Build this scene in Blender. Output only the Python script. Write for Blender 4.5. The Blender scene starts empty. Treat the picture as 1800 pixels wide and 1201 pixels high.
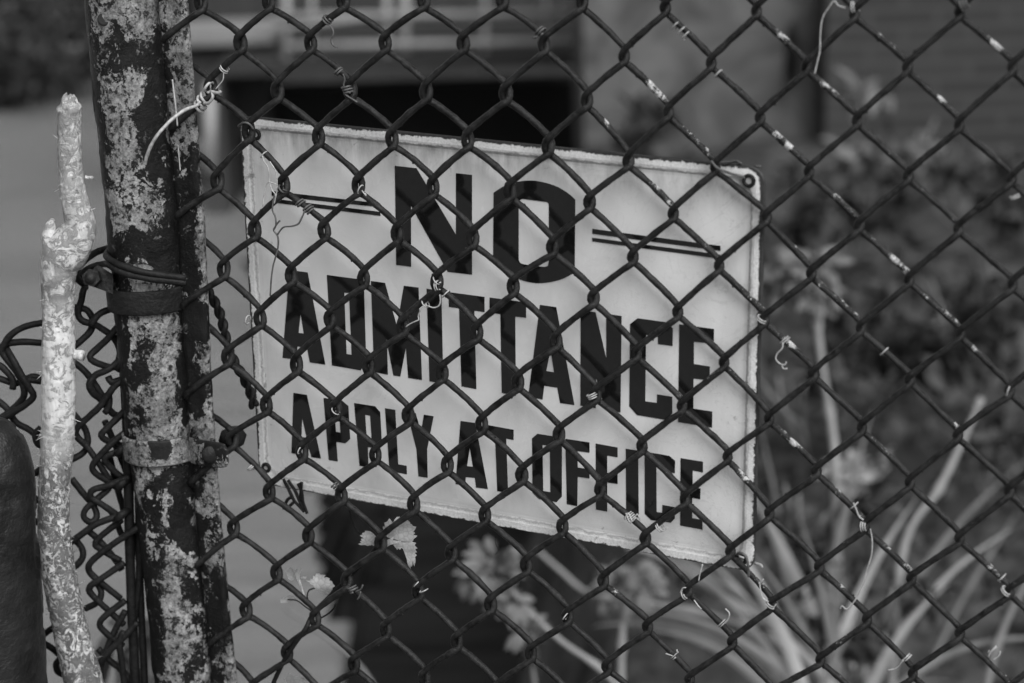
import bpy, math, random
from mathutils import Vector, Matrix, noise
from mathutils.geometry import tessellate_polygon
random.seed(7)
sc = bpy.context.scene
R = math.radians
# ------------------------------------------------------------------ camera, sky, sun, exposure
CAMZ = 1.60
FPX = 3500.0                       # focal length in pixels of an 1800 px wide frame (70 mm on 36 mm)
dn = Vector((0.0298, 0.9647, 0.2617)).normalized()      # world down in (right, down, forward) lens axes
Zc = -dn
Yc = (Vector((0, 0, 1)) - Zc * Zc.z).normalized()
Xc = Yc.cross(Zc)
if Xc.x < 0: Xc = -Xc
def w(v):                          # lens axes -> world axes
    return Vector((v.dot(Xc), v.dot(Yc), v.dot(Zc)))
CAM = Vector((0, 0, CAMZ))
right, down, fwd = w(Vector((1, 0, 0))), w(Vector((0, 1, 0))), w(Vector((0, 0, 1)))
cd = bpy.data.cameras.new("camera"); cam = bpy.data.objects.new("camera", cd)
sc.collection.objects.link(cam); sc.camera = cam
M = Matrix((right, -down, -fwd)).transposed().to_4x4(); M.translation = CAM
cam.matrix_world = M
cd.sensor_width = 36; cd.lens = 70.0; cd.clip_start = 0.05; cd.clip_end = 3000
cd.dof.use_dof = True; cd.dof.focus_distance = 1.93; cd.dof.aperture_fstop = 4.4
wd = bpy.data.worlds.new("World"); sc.world = wd; wd.use_nodes = True
nt = wd.node_tree; nt.nodes.clear()
sky = nt.nodes.new('ShaderNodeTexSky'); sky.sky_type = 'NISHITA'; sky.sun_disc = False
SUN_EL, SUN_AZ = R(47), R(152)     # azimuth clockwise from +Y: behind the camera, to its right
sky.sun_elevation = SUN_EL; sky.sun_rotation = SUN_AZ
bw = nt.nodes.new('ShaderNodeRGBToBW'); bgn = nt.nodes.new('ShaderNodeBackground'); wo = nt.nodes.new('ShaderNodeOutputWorld')
bgn.inputs[1].default_value = 0.060
nt.links.new(sky.outputs[0], bw.inputs[0]); nt.links.new(bw.outputs[0], bgn.inputs[0]); nt.links.new(bgn.outputs[0], wo.inputs[0])
sl = bpy.data.lights.new("sun", 'SUN'); sl.energy = 2.1; sl.angle = R(50); sl.color = (1, 1, 1)   # a black and white place
so = bpy.data.objects.new("sun", sl); sc.collection.objects.link(so)
sd = Vector((math.sin(SUN_AZ) * math.cos(SUN_EL), math.cos(SUN_AZ) * math.cos(SUN_EL), math.sin(SUN_EL)))
so.rotation_euler = (-sd).to_track_quat('-Z', 'Y').to_euler()
sc.view_settings.view_transform = 'Standard'; sc.view_settings.look = 'None'
sc.view_settings.exposure = 1.1; sc.view_settings.gamma = 1

# ------------------------------------------------------------------ helpers
def ray(px, py): return (fwd + right * ((px - 900) / FPX) + down * ((py - 600.5) / FPX))
def at(px, py, z): return CAM + ray(px, py) * z                 # point at z metres in front of the lens
class Plane:
    def __init__(s, p, n): s.p = p; s.n = n.normalized(); s.ez = (Vector((0, 0, 1)) - s.n * s.n.z).normalized(); s.ex = s.ez.cross(s.n) * -1
    def hit(s, px, py, off=0.0):                                # off > 0: nearer to the lens
        r = ray(px, py); t = ((s.p - s.n * off) - CAM).dot(s.n) / r.dot(s.n); return CAM + r * t
def link(o): sc.collection.objects.link(o); return o
def tag(o, label=None, cat=None, group=None, kind=None):
    if label: o['label'] = label
    if cat: o['category'] = cat
    if group: o['group'] = group
    if kind: o['kind'] = kind
    return o
def thing(name, loc, label, cat, group=None):
    o = link(bpy.data.objects.new(name, None)); o.location = loc; o.empty_display_size = .05
    return tag(o, label, cat, group)
class MB:
    def __init__(s): s.v = []; s.f = []; s.wr = []; s.wear = False; s.flat = set()
    def add(s, vs, fs, wear=None, flat=False):
        b = len(s.v); s.v += [Vector(q) for q in vs]; s.wr += (wear if wear else [0.0] * len(vs))
        if wear: s.wear = True
        for f in fs:
            if flat: s.flat.add(len(s.f))
            s.f.append([i + b for i in f])
    def tube(s, pts, rad, n=8, cap=True, bump=0.0, wear=None, bs=160.0, closed=False):
        m = len(pts)
        if m < 2: return
        if not isinstance(rad, (list, tuple)): rad = [rad] * m
        vs = []; wv = []; fr = None
        for i, p in enumerate(pts):
            a = pts[max(i - 1, 0)]; c = pts[min(i + 1, m - 1)]
            t = (c - a)
            if t.length < 1e-9: t = Vector((0, 0, 1))
            t.normalize()
            if fr is None:
                u = t.cross(Vector((0.31, 0.87, 0.37)));
                if u.length < 1e-3: u = t.cross(Vector((1, 0, 0)))
                fr = u.normalized()
            else:
                fr = (fr - t * fr.dot(t)).normalized()
            v = t.cross(fr)
            for j in range(n):
                a2 = 2 * math.pi * j / n
                dirv = fr * math.cos(a2) + v * math.sin(a2)
                r = rad[i]
                if bump: r *= 1 + bump * noise.noise((p + dirv * rad[i]) * bs) + bump * .7 * noise.noise(p * bs * .3)
                vs.append(p + dirv * r)
            wv += [wear[i] + .42 * noise.noise(q_ * 150) + .30 * (q_ - p).normalized().z - .12 for q_ in vs[-n:]] if wear else [0.0] * n
        fs = []
        for i in range(m - 1):
            for j in range(n):
                k = (j + 1) % n
                fs.append((i * n + j, i * n + k, (i + 1) * n + k, (i + 1) * n + j))
        if cap:
            fs.append(tuple(range(n - 1, -1, -1))); fs.append(tuple((m - 1) * n + j for j in range(n)))
        s.add(vs, fs, wv if wear else None)
    def box(s, c, ax, ay, az, hx, hy, hz):
        vs = [c + ax * (hx * i) + ay * (hy * j) + az * (hz * k) for i in (-1, 1) for j in (-1, 1) for k in (-1, 1)]
        s.add(vs, [(0, 1, 3, 2), (4, 6, 7, 5), (0, 4, 5, 1), (2, 3, 7, 6), (0, 2, 6, 4), (1, 5, 7, 3)], flat=True)
    def build(s, name, mat, parent=None, smooth=True):
        off = Vector((0, 0, 0)); q = parent
        while q: off += q.location; q = q.parent
        me = bpy.data.meshes.new(name); me.from_pydata([(v - off)[:] for v in s.v], [], s.f); me.validate(clean_customdata=False)
        if s.wear:
            at_ = me.attributes.new('wear', 'FLOAT', 'POINT'); at_.data.foreach_set('value', s.wr)
        if smooth:
            for i, p in enumerate(me.polygons): p.use_smooth = i not in s.flat
        me.materials.append(mat); o = link(bpy.data.objects.new(name, me))
        if parent: o.parent = parent
        return o
def spline(P, step=.004, closed=False):
    P = [Vector(p) for p in P]; out = []
    Q = [P[0] * 2 - P[1]] + P + [P[-1] * 2 - P[-2]]
    for i in range(1, len(Q) - 2):
        a, b, c, d = Q[i - 1:i + 3]; n = max(2, int((c - b).length / step))
        for j in range(n):
            t = j / n; t2 = t * t; t3 = t2 * t
            out.append(.5 * ((2 * b) + (c - a) * t + (2 * a - 5 * b + 4 * c - d) * t2 + (3 * b - a - 3 * c + d) * t3))
    out.append(P[-1]); return out
def interp(xs, ys, x):
    if x <= xs[0]: return ys[0]
    for i in range(1, len(xs)):
        if x <= xs[i]:
            t = (x - xs[i - 1]) / (xs[i] - xs[i - 1]); return ys[i - 1] + (ys[i] - ys[i - 1]) * t
    return ys[-1]

# ------------------------------------------------------------------ materials (all grey: the place is seen in black and white)
def G(x): return (x, x, x, 1)
class Mt:
    def __init__(s, name, col=.1, rough=.6, metal=0.0, spec=.5):
        m = bpy.data.materials.new(name); m.use_nodes = True; s.m = m; s.t = m.node_tree; s.b = s.t.nodes['Principled BSDF']
        s.b.inputs['Base Color'].default_value = G(col); s.b.inputs['Roughness'].default_value = rough
        s.b.inputs['Metallic'].default_value = metal; s.b.inputs['Specular IOR Level'].default_value = spec
        s.co = None
    def n(s, ty, **k):
        q = s.t.nodes.new(ty)
        for a, b in k.items(): setattr(q, a, b)
        return q
    def l(s, a, b): s.t.links.new(a, b)
    def coord(s, scale=(1, 1, 1)):
        if s.co is None: s.co = s.n('ShaderNodeTexCoord').outputs['Object']
        if scale == (1, 1, 1): return s.co
        mp = s.n('ShaderNodeMapping'); mp.inputs['Scale'].default_value = scale; s.l(s.co, mp.inputs['Vector']); return mp.outputs[0]
    def noise(s, sc_, det=6, rough=.6, dist=0.0, scale=(1, 1, 1)):
        q = s.n('ShaderNodeTexNoise'); q.inputs['Scale'].default_value = sc_; q.inputs['Detail'].default_value = det
        q.inputs['Roughness'].default_value = rough; q.inputs['Distortion'].default_value = dist
        s.l(s.coord(scale), q.inputs['Vector']); return q.outputs['Fac']
    def ramp(s, x, a, b, lo=0.0, hi=1.0):
        q = s.n('ShaderNodeMapRange'); q.clamp = True
        s.l(x, q.inputs[0]); q.inputs[1].default_value = a; q.inputs[2].default_value = b; q.inputs[3].default_value = lo; q.inputs[4].default_value = hi
        return q.outputs[0]
    def math(s, op, a, b=None, c=None):
        q = s.n('ShaderNodeMath', operation=op)
        for i, x in enumerate((a, b, c)):
            if x is None: continue
            if isinstance(x, (int, float)): q.inputs[i].default_value = x
            else: s.l(x, q.inputs[i])
        return q.outputs[0]
    def mix(s, f, a, b):
        return s.math('MULTIPLY_ADD', f, s.math('SUBTRACT', b, a), a) if not (isinstance(a, (int, float)) and isinstance(b, (int, float))) else s.ramp(f, 0, 1, a, b)
    def set(s, col=None, rough=None, bump=None, bd=.002, bs=.6):
        if col is not None: s.l(col, s.b.inputs['Base Color'])
        if rough is not None: s.l(rough, s.b.inputs['Roughness'])
        if bump is not None:
            q = s.n('ShaderNodeBump'); q.inputs['Strength'].default_value = bs; q.inputs['Distance'].default_value = bd
            s.l(bump, q.inputs['Height']); s.l(q.outputs[0], s.b.inputs['Normal'])
        return s.m
def m_flaky(name, dark=.016, pale=.15, thr=.5, sc_=26, str_=.6):
    a = Mt(name, rough=.5, spec=.2)
    big = a.noise(sc_, 10, .68, .5, (1, 1, .7)); fine = a.noise(300, 6, .78); mid = a.noise(85, 8, .75, .5); pit = a.noise(160, 5, .7)
    att = a.n('ShaderNodeAttribute', attribute_name='wear').outputs['Fac']        # where the old paint still holds, plus shade painted down the post's left edge
    f = a.math('SUBTRACT', a.math('ADD', big, a.math('MULTIPLY', a.math('SUBTRACT', mid, .5), .55)), a.math('MULTIPLY', att, .17))
    msk = a.ramp(f, thr - .008, thr + .008)
    msk = a.math('MULTIPLY', msk, a.math('SUBTRACT', 1, a.ramp(pit, .55, .59, 0, .92)))
    spk = a.ramp(a.math('ADD', mid, a.math('MULTIPLY', att, .03)), .425, .41)                                  # pale specks scattered in the dark paint
    msk = a.math('MAXIMUM', msk, a.math('MULTIPLY', spk, .8))
    tone = a.ramp(a.math('ADD', a.math('MULTIPLY', fine, .6), a.math('MULTIPLY', mid, .4)), .38, .62, pale * .12, pale * 1.9)
    tone = a.math('MULTIPLY', tone, a.ramp(a.noise(16, 6, .7, .8), .35, .66, .45, 1.35))
    edge = a.math('MULTIPLY', a.ramp(f, thr + .010, thr + .03, 1, 0), a.ramp(f, thr - .004, thr + .010))
    tone = a.math('ADD', tone, a.math('MULTIPLY', edge, pale * .5))
    dk = a.ramp(a.noise(70, 5), .3, .7, dark * .6, dark * 1.7)
    col = a.mix(msk, dk, tone)
    return a.set(col, a.ramp(msk, 0, 1, .42, .85), a.math('ADD', a.math('MULTIPLY', msk, -.5), a.math('ADD', a.math('MULTIPLY', fine, .7), a.math('MULTIPLY', pit, .4))), .0022, str_)
def m_plain(name, c0, c1, sc_=40, rough=.6, bump=.5, bd=.001, scale=(1, 1, 1), det=6, spec=.5, lo=.3, hi=.7):
    a = Mt(name, rough=rough, spec=spec); q = a.noise(sc_, det, .6, .2, scale)
    return a.set(a.ramp(q, lo, hi, c0, c1), None, a.noise(sc_ * 3, 5, .6, 0, scale), bd, bump)
def m_wire():
    a = Mt("painted_fence_wire", rough=.4, spec=.2)
    at_ = a.n('ShaderNodeAttribute', attribute_name='wear').outputs['Fac']
    nz = a.noise(210, 7, .75, .4); n2 = a.noise(620, 4, .7); n3 = a.noise(90, 5, .65)
    f = a.math('ADD', at_, a.math('MULTIPLY', a.math('SUBTRACT', nz, .5), 2.6))
    msk = a.ramp(f, .60, .66)
    sp = a.ramp(a.math('ADD', n2, a.math('MULTIPLY', at_, .22)), .66, .70)  # tiny pale specks: flaked paint, and glints painted along the strands
    msk = a.math('MAXIMUM', msk, a.math('MULTIPLY', sp, .5))
    base = a.ramp(a.math('ADD', n3, a.math('MULTIPLY', a.math('SUBTRACT', nz, .5), .9)), .30, .72, .004, .026)
    pale = a.ramp(a.noise(500, 5, .7), .3, .7, .12, .60)
    return a.set(a.mix(msk, base, pale), a.ramp(msk, 0, 1, .42, .85), a.math('ADD', a.math('ADD', a.math('MULTIPLY', nz, .7), a.math('MULTIPLY', n3, .6)), a.math('MULTIPLY', msk, .5)), .0022, .7)
MW = m_wire()
MAT = dict(
    post=m_flaky("flaking_post_paint", .005, .19, .472, 36, .9),
    bar=m_flaky("flaking_bar_paint", .005, .16, .470, 42, .8),
    band=m_plain("dark_painted_band", .007, .018, 60, .5, 1.0, .0018, spec=.2),
    bandl=m_flaky("worn_band_paint", .009, .16, .47, 30, .5),
    left=m_plain("weathered_dark_wire", .005, .013, 80, .55, .9, .0014, spec=.18),
    boll=m_plain("pitted_iron_paint", .004, .016, 22, .45, .8, .004, spec=.4, lo=.35, hi=.65),
    tie=m_plain("bare_tie_wire", .20, .46, 260, .55, .2, .0003),
    tied=m_plain("rusty_tie_wire", .03, .10, 260, .6, .3, .0004),
)
# ------------------------------------------------------------------ the two planes: enamel sign and mesh
def yawn(deg, tilt=0.0): return Vector((math.sin(R(deg)), math.cos(R(deg)), math.sin(R(tilt))))
SC = [(421, 202), (1347, 294), (1326.5, 1006), (457, 849)]
_p = Plane(CAM + ray(880, 600), yawn(26.0))
_w = ((_p.hit(*SC[0]) - _p.hit(*SC[1])).length + (_p.hit(*SC[3]) - _p.hit(*SC[2])).length) / 2
SD = .50 / _w                                                    # distance at which the sign is half a metre wide
SP = Plane(CAM + ray(880, 600) * SD, yawn(26.0))
FP = Plane(SP.hit(900, 600) - SP.n * .021, yawn(23.2))           # the mesh hangs in front of the sign
cd.dof.focus_distance = (FP.hit(640, 600) - CAM).dot(fwd)

# ------------------------------------------------------------------ setting: ground, water, banks
def sheet(name, mat, x0, x1, y0, y1, zf, nx=2, ny=2, kind='structure'):
    b = MB(); vs = []
    for j in range(ny + 1):
        for i in range(nx + 1):
            x = x0 + (x1 - x0) * i / nx; y = y0 + (y1 - y0) * j / ny; vs.append(Vector((x, y, zf(x, y))))
    b.add(vs, [(j * (nx + 1) + i, j * (nx + 1) + i + 1, (j + 1) * (nx + 1) + i + 1, (j + 1) * (nx + 1) + i) for j in range(ny) for i in range(nx)])
    return tag(b.build(name, mat), kind=kind)
mg = m_plain("gravel_ground", .10, .22, 30, .9, .8, .01)
sheet("ground", mg, -60, 60, -60, 2.25, lambda x, y: 0.0 - (0 if y < 2.2 else .02))
a = Mt("river_water", .1, .2)
wn = a.noise(3.2, 8, .75, .6, (.5, 2.2, 1)); w2 = a.noise(.35, 4)
a.set(a.ramp(a.math('ADD', wn, a.math('MULTIPLY', w2, .6)), .55, 1.05, .14, .25), None, wn, .12, .5)
a.b.inputs['Roughness'].default_value = .18
WATER = -1.4
sheet("water", a.m, -900, 900, 2.4, 1800, lambda x, y: WATER)
sheet("riverbed", m_plain("river_silt", .03, .05, 2, .9), -1500, 1500, -60, 2500, lambda x, y: -3.0)
b = MB(); b.box(Vector((0, 2.235, -1.52)), Vector((1, 0, 0)), Vector((0, 1, 0)), Vector((0, 0, 1)), 40, .13, 1.48)
tag(b.build("quay_wall", m_plain("quay_concrete", .08, .18, 6, .85, .6, .006), smooth=False), 'rough concrete quay wall dropping from the fence line to the water', 'wall')
def hitz(px, py, z):
    r = ray(px, py); t = (z - CAM.z) / r.z; return CAM + r * t
# overgrown bank on the right: an uneven earth shelf
BZ = -.6
bank_edge = [(1120, 1330), (1112, 1200), (1098, 1080), (1075, 900), (1055, 700), (1040, 500), (1030, 300), (1025, 200)]
be = [hitz(x, y, BZ) for x, y in bank_edge]
def bedge(y):
    ys = [p.y for p in be]; xs = [p.x for p in be]; return interp(ys, xs, y)
ys_ = [2.6 + i * .12 for i in range(90)]
vs = []; fs = []; NXB = 60
for j, y in enumerate(ys_):
    e = bedge(y) + .10 * noise.noise(Vector((y * 2.1, 3, 0)))
    for i in range(NXB + 1):
        t = i / NXB; x = e - .5 + (e * 0 + 9.0) * t ** 1.5
        k = min(1, max(0, (x - (e - .45)) / .5)); k = k * k * (3 - 2 * k)
        z = WATER - .1 + (BZ - WATER + .1) * k + k * (.10 * noise.noise(Vector((x * 1.4, y * 1.4, 0))) + .05 * noise.noise(Vector((x * 5, y * 5, 1))))
        vs.append(Vector((x, y, z)))
for j in range(len(ys_) - 1):
    for i in range(NXB): fs.append((j * (NXB + 1) + i, j * (NXB + 1) + i + 1, (j + 1) * (NXB + 1) + i + 1, (j + 1) * (NXB + 1) + i))
b = MB(); b.add(vs, fs)
a = Mt("bank_earth", rough=.95, spec=.15); q = a.noise(2.3, 8, .68, .5); 
a.set(a.math('MULTIPLY', a.ramp(q, .36, .66, .014, .085), a.ramp(a.noise(14, 4), .3, .7, .6, 1.4)), None, q, .1, .6)
tag(b.build("bank", a.m), kind='structure')
# low dark sheet on the water, standing in for the bridge's dark reflection
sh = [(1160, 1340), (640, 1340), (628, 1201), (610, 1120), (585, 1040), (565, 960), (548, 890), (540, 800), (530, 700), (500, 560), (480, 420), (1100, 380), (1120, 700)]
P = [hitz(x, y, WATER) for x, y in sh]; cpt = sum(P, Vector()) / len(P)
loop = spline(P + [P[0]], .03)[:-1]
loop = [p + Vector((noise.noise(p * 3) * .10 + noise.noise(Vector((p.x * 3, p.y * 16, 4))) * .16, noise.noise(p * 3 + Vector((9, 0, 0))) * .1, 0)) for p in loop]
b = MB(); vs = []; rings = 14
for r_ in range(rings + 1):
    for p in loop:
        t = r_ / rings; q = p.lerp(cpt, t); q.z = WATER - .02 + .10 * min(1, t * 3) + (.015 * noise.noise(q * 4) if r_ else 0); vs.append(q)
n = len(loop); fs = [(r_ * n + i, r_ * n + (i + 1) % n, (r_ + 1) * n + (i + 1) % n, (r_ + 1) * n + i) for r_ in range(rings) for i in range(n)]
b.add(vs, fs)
a = Mt("dark_reflection", rough=.9, spec=.1); q = a.noise(1.3, 6, .65, 1.0, (.5, 3, 1))
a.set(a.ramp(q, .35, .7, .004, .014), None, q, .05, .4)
tag(b.build("reflection_sheet", a.m), kind='structure')

# ------------------------------------------------------------------ far structures
def beam(b, p, q, wd_, hg): 
    t = (q - p); L = t.length; t.normalize(); side = t.cross(Vector((0, 0, 1)))
    side = Vector((1, 0, 0)) if side.length < .1 else side.normalized()
    up = side.cross(t); b.box((p + q) / 2, t, side, up, L / 2, wd_ / 2, hg / 2)
X, Y, Z = Vector((1, 0, 0)), Vector((0, 1, 0)), Vector((0, 0, 1))
def wbox(b, px0, py0, px1, py1, z, dep):                        # a box standing at distance z, its front seen at these places
    p = at(px0, py1, z); q = at(px1, py0, z); yc = (p.y + q.y) / 2
    b.box(Vector(((p.x + q.x) / 2, yc + dep / 2, (p.z + q.z) / 2)), X, Y, Z, abs(q.x - p.x) / 2, dep / 2, abs(q.z - p.z) / 2)
stone = m_plain("grey_render_wall", .055, .10, 1.6, .85, .5, .01, det=8)
dstone_shade = m_plain("dark_stone_and_shade", .006, .012, 1.5, .9, .3, .01)
pale_m = m_plain("pale_painted_steel", .26, .36, 3, .6, .1)
grey_m = m_plain("grey_painted_steel", .25, .34, 3, .6, .1)
root = thing("footbridge", at(700, 260, 15), 'low dark footbridge with pale pipe railings over the water behind the sign', 'footbridge')
b = MB(); wbox(b, 385, 92, 1024, 135, 15.0, 2.2); b.build("deck", m_plain("bridge_deck_paint", .012, .024, 2, .7), root, False)
b = MB(); wbox(b, 372, 137, 1022, 420, 16.4, .4); b.build("back_wall", dstone_shade, root, False)  # near-black colour paints the shade of the opening under the deck
b = MB(); wbox(b, 372, 137, 392, 430, 15.2, 1.15); b.build("pier", m_plain("pier_stone", .02, .04, 2, .8), root, False)
def rail(pts, wdt, m_, nm):
    b = MB(); b.tube([at(x, y, z) for x, y, z in pts], wdt, 10); b.build(nm, m_, root)
rail([(480, 30, 15.1), (1035, 24, 15.1)], .030, grey_m, "rail")
rail([(500, 82, 15.1), (1040, 72, 15.1)], .030, grey_m, "rail")
rail([(484, -30, 15.1), (1040, -36, 15.1)], .030, grey_m, "rail")
rail([(486, 50, 15.0), (640, 32, 15.0)], .018, grey_m, "brace")
for x, yb, yt, r_ in ((503, 120, -60, .028), (548, 100, -60, .018), (680, 130, -60, .026), (712, 95, -60, .040), (852, 128, -60, .024), (960, 100, -60, .016)):
    rail([(x, yb, 15.14), (x + 1, yt, 15.14)], r_, pale_m if r_ > .035 else grey_m, "rail_post")
root = thing("mooring_platform", at(415, 120, 15.6), 'pale concrete ledge on a dark pier at the left end of the footbridge', 'ledge')
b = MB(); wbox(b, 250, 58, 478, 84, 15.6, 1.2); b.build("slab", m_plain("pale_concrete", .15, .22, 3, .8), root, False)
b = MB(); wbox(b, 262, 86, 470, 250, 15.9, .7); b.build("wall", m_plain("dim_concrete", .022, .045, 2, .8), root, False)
b = MB(); b.tube([at(369, 300, 13.5), at(369, 148, 13.5)], .040, 12); o = b.build("mooring_post", m_plain("pale_post_paint", .2, .3, 5, .6))
tag(o, 'short pale mooring post standing in the water just right of the rusty fence post', 'post')
# dark warehouse behind the bridge; its upper part is out of sight but mirrored in the water
root = thing("warehouse", at(760, 60, 21), 'dark warehouse wall rising behind the railings of the footbridge', 'building')
b = MB(); p = at(330, 0, 21); q = at(1100, 0, 21); b.box(Vector(((p.x + q.x) / 2, p.y + 2, .6)), X, Y, Z, (q.x - p.x) / 2, 1.5, 2.6)
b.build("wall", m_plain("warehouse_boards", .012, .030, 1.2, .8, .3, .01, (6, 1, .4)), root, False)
b = MB(); b.box(Vector(((p.x + q.x) / 2, p.y + 1.9, 3.32)), X, Y, Z, (q.x - p.x) / 2 + .3, 1.9, .12); b.build("roof", dstone_shade, root, False)
for i in range(4):
    b = MB(); xx = p.x + (q.x - p.x) * (.15 + .23 * i); b.box(Vector((xx, p.y + .49, .9)), X, Y, Z, .4, .02, .5); b.build("window", m_plain("dim_glass", .01, .02, 2, .2), root, False)
# grey rendered wall and brick wall on the right
root = thing("rendered_wall", at(1230, 290, 13), 'mottled grey rendered wall with a dark downpipe, above the right end of the sign', 'wall')
b = MB(); p = at(1030, 300, 13); q = at(1440, 300, 13); pz = at(1200, 330, 13).z
b.box(Vector(((p.x + q.x) / 2, p.y + 1.0, (pz + 2.6) / 2)), X, Y, Z, (q.x - p.x) / 2, 1.0, (2.6 - pz) / 2)
a = Mt("mottled_render", rough=.85); q1 = a.noise(2.6, 7, .7, .8); a.set(a.ramp(q1, .36, .64, .030, .120), None, q1, .02, .5)
b.build("wall", a.m, root, False)
b = MB(); b.tube([at(1392, 135, 12.8), at(1388, -120, 12.8)], .042, 12); b.build("downpipe", m_plain("dark_pipe", .008, .014, 6, .5), root)
root = thing("brick_wall", at(1640, 260, 12.6), 'dark brick wall with faint courses at the top right', 'wall')
b = MB(); p = at(1450, 300, 12.6); q = at(2300, 300, 12.6); pz = at(1600, 330, 12.6).z
b.box(Vector(((p.x + q.x) / 2, p.y + 1.2, (pz + 2.8) / 2)), X, Y, Z, (q.x - p.x) / 2, 1.2, (2.8 - pz) / 2)
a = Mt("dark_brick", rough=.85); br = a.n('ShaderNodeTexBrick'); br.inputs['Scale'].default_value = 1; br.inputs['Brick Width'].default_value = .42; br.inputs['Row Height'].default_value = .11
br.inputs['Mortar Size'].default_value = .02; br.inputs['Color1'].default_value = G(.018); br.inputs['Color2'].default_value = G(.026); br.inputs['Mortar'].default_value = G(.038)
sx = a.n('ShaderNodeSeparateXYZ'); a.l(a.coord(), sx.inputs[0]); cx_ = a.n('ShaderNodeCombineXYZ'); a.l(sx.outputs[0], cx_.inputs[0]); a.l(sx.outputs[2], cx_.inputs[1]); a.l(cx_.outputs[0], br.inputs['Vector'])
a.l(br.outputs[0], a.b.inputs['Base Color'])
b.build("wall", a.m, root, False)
b = MB(); b.box(Vector(((p.x + q.x) / 2, p.y + 1.2, 2.86)), X, Y, Z, (q.x - p.x) / 2 + .1, 1.3, .06); b.build("coping", stone, root, False)
# dark far bank with bushes on the left
b = MB(); vs = []; fs = []
x0 = at(-900, 140, 22).x; x1 = at(400, 140, 22).x; yb_ = hitz(60, 142, WATER).y
for j in range(9):
    for i in range(61):
        x = x0 + (x1 - x0) * i / 60; t = j / 8
        vs.append(Vector((x, yb_ + t * 5 + .3 * noise.noise(Vector((x * .6, 0, 0))) * (1 - t), WATER - .1 + 1.5 * min(1, t * 2.2) + .2 * noise.noise(Vector((x, t * 4, 2))))))
for j in range(8):
    for i in range(60): fs.append((j * 61 + i, j * 61 + i + 1, (j + 1) * 61 + i + 1, (j + 1) * 61 + i))
b.add(vs, fs); tag(b.build("far_bank", m_plain("far_bank_earth", .012, .035, 1.2, .9)), kind='structure')

# ------------------------------------------------------------------ foliage
lf = {}
for nm, c0, c1 in (("dark", .018, .046), ("mid", .026, .052), ("soft", .08, .15), ("pale", .18, .30)):
    a = Mt("leaf_" + nm, rough=.6, spec=.3); a.b.inputs['Transmission Weight'].default_value = 0; 
    a.set(a.ramp(a.noise(9, 3), .3, .7, c0, c1)); lf[nm] = a.m
stem_m = m_plain("dry_stem", .17, .30, 8, .7); stem_d = m_plain("dim_stem", .12, .20, 8, .7)
def leaf(b, base, d, nrm, L, W, bend=.25, seg=5):
    d = d.normalized(); s = d.cross(nrm)
    if s.length < 1e-4: s = d.cross(Vector((1, .2, 0)))
    s.normalize(); u = s.cross(d); vs = []
    for i in range(seg + 1):
        t = i / seg; wd_ = W * (math.sin(math.pi * min(1, t * .93 + .04)) ** .8) * .5
        c = base + d * (L * t) - u * (bend * L * t * t)
        vs += [c - s * wd_ + u * wd_ * .25, c, c + s * wd_ + u * wd_ * .25]
    fs = []
    for i in range(seg): fs += [(i * 3, i * 3 + 1, i * 3 + 4, i * 3 + 3), (i * 3 + 1, i * 3 + 2, i * 3 + 5, i * 3 + 4)]
    b.add(vs, fs)
def rv(): return Vector((random.uniform(-1, 1), random.uniform(-1, 1), random.uniform(-1, 1)))
def bush(px, py, z, rx, rz, n, L, mat, label, name='bush', group=None, stemr=.02):
    c = at(px, py, z); base = Vector((c.x, c.y, c.z - rz * 1.1))
    root = thing(name, base, label, name, group)
    b = MB()
    for i in range(5):
        e = c + Vector((random.uniform(-.6, .6) * rx, random.uniform(-.6, .6) * rx, random.uniform(-.1, .6) * rz))
        b.tube(spline([base, (base + e) / 2 + rv() * rx * .15, e], rx * .2), stemr, 5)
    b.build("stem", stem_d, root)
    n = int(n * 1.6); b = MB(); cl = [(c + Vector((random.gauss(0, .42) * rx, random.gauss(0, .4) * rx, random.gauss(0, .40) * rz)), random.uniform(.15, .4)) for _ in range(max(4, n // 22))]
    for i in range(n):
        cc, rr = random.choice(cl); p = cc + rv() * rr * min(rx, rz)
        leaf(b, p, rv() + Vector((0, 0, -.2)), rv() + Vector((0, 0, 1.2)), L * random.uniform(.4, .95), L * .38, .3, 3)
    b.build("foliage", mat, root)
for i, (px, py, z, rx, rz, m_, lab) in enumerate([
    (-40, 40, 21.5, 1.3, 1.1, "dark", 'darkest bush on the far bank at the left edge of the view'),
    (60, -10, 22.5, 1.0, .9, "dark", 'tall dark bush on the far bank above the broken stick'),
    (110, 70, 21.6, .55, .45, "mid", 'small greyer bush on the far bank just left of the flaking post'),
    (20, 100, 21.0, .6, .4, "mid", 'low mid grey bush on the far bank close to the water'),
    (200, 20, 23.0, 1.0, 1.0, "dark", 'dark bush on the far bank behind the flaking post'),
    (-260, 20, 22.5, 1.6, 1.2, "dark", 'broad dark bush on the far bank beyond the left edge')]):
    bush(px, py, z, rx, rz, 900, .16, lf[m_], lab, group='bushes on the far bank')
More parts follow.
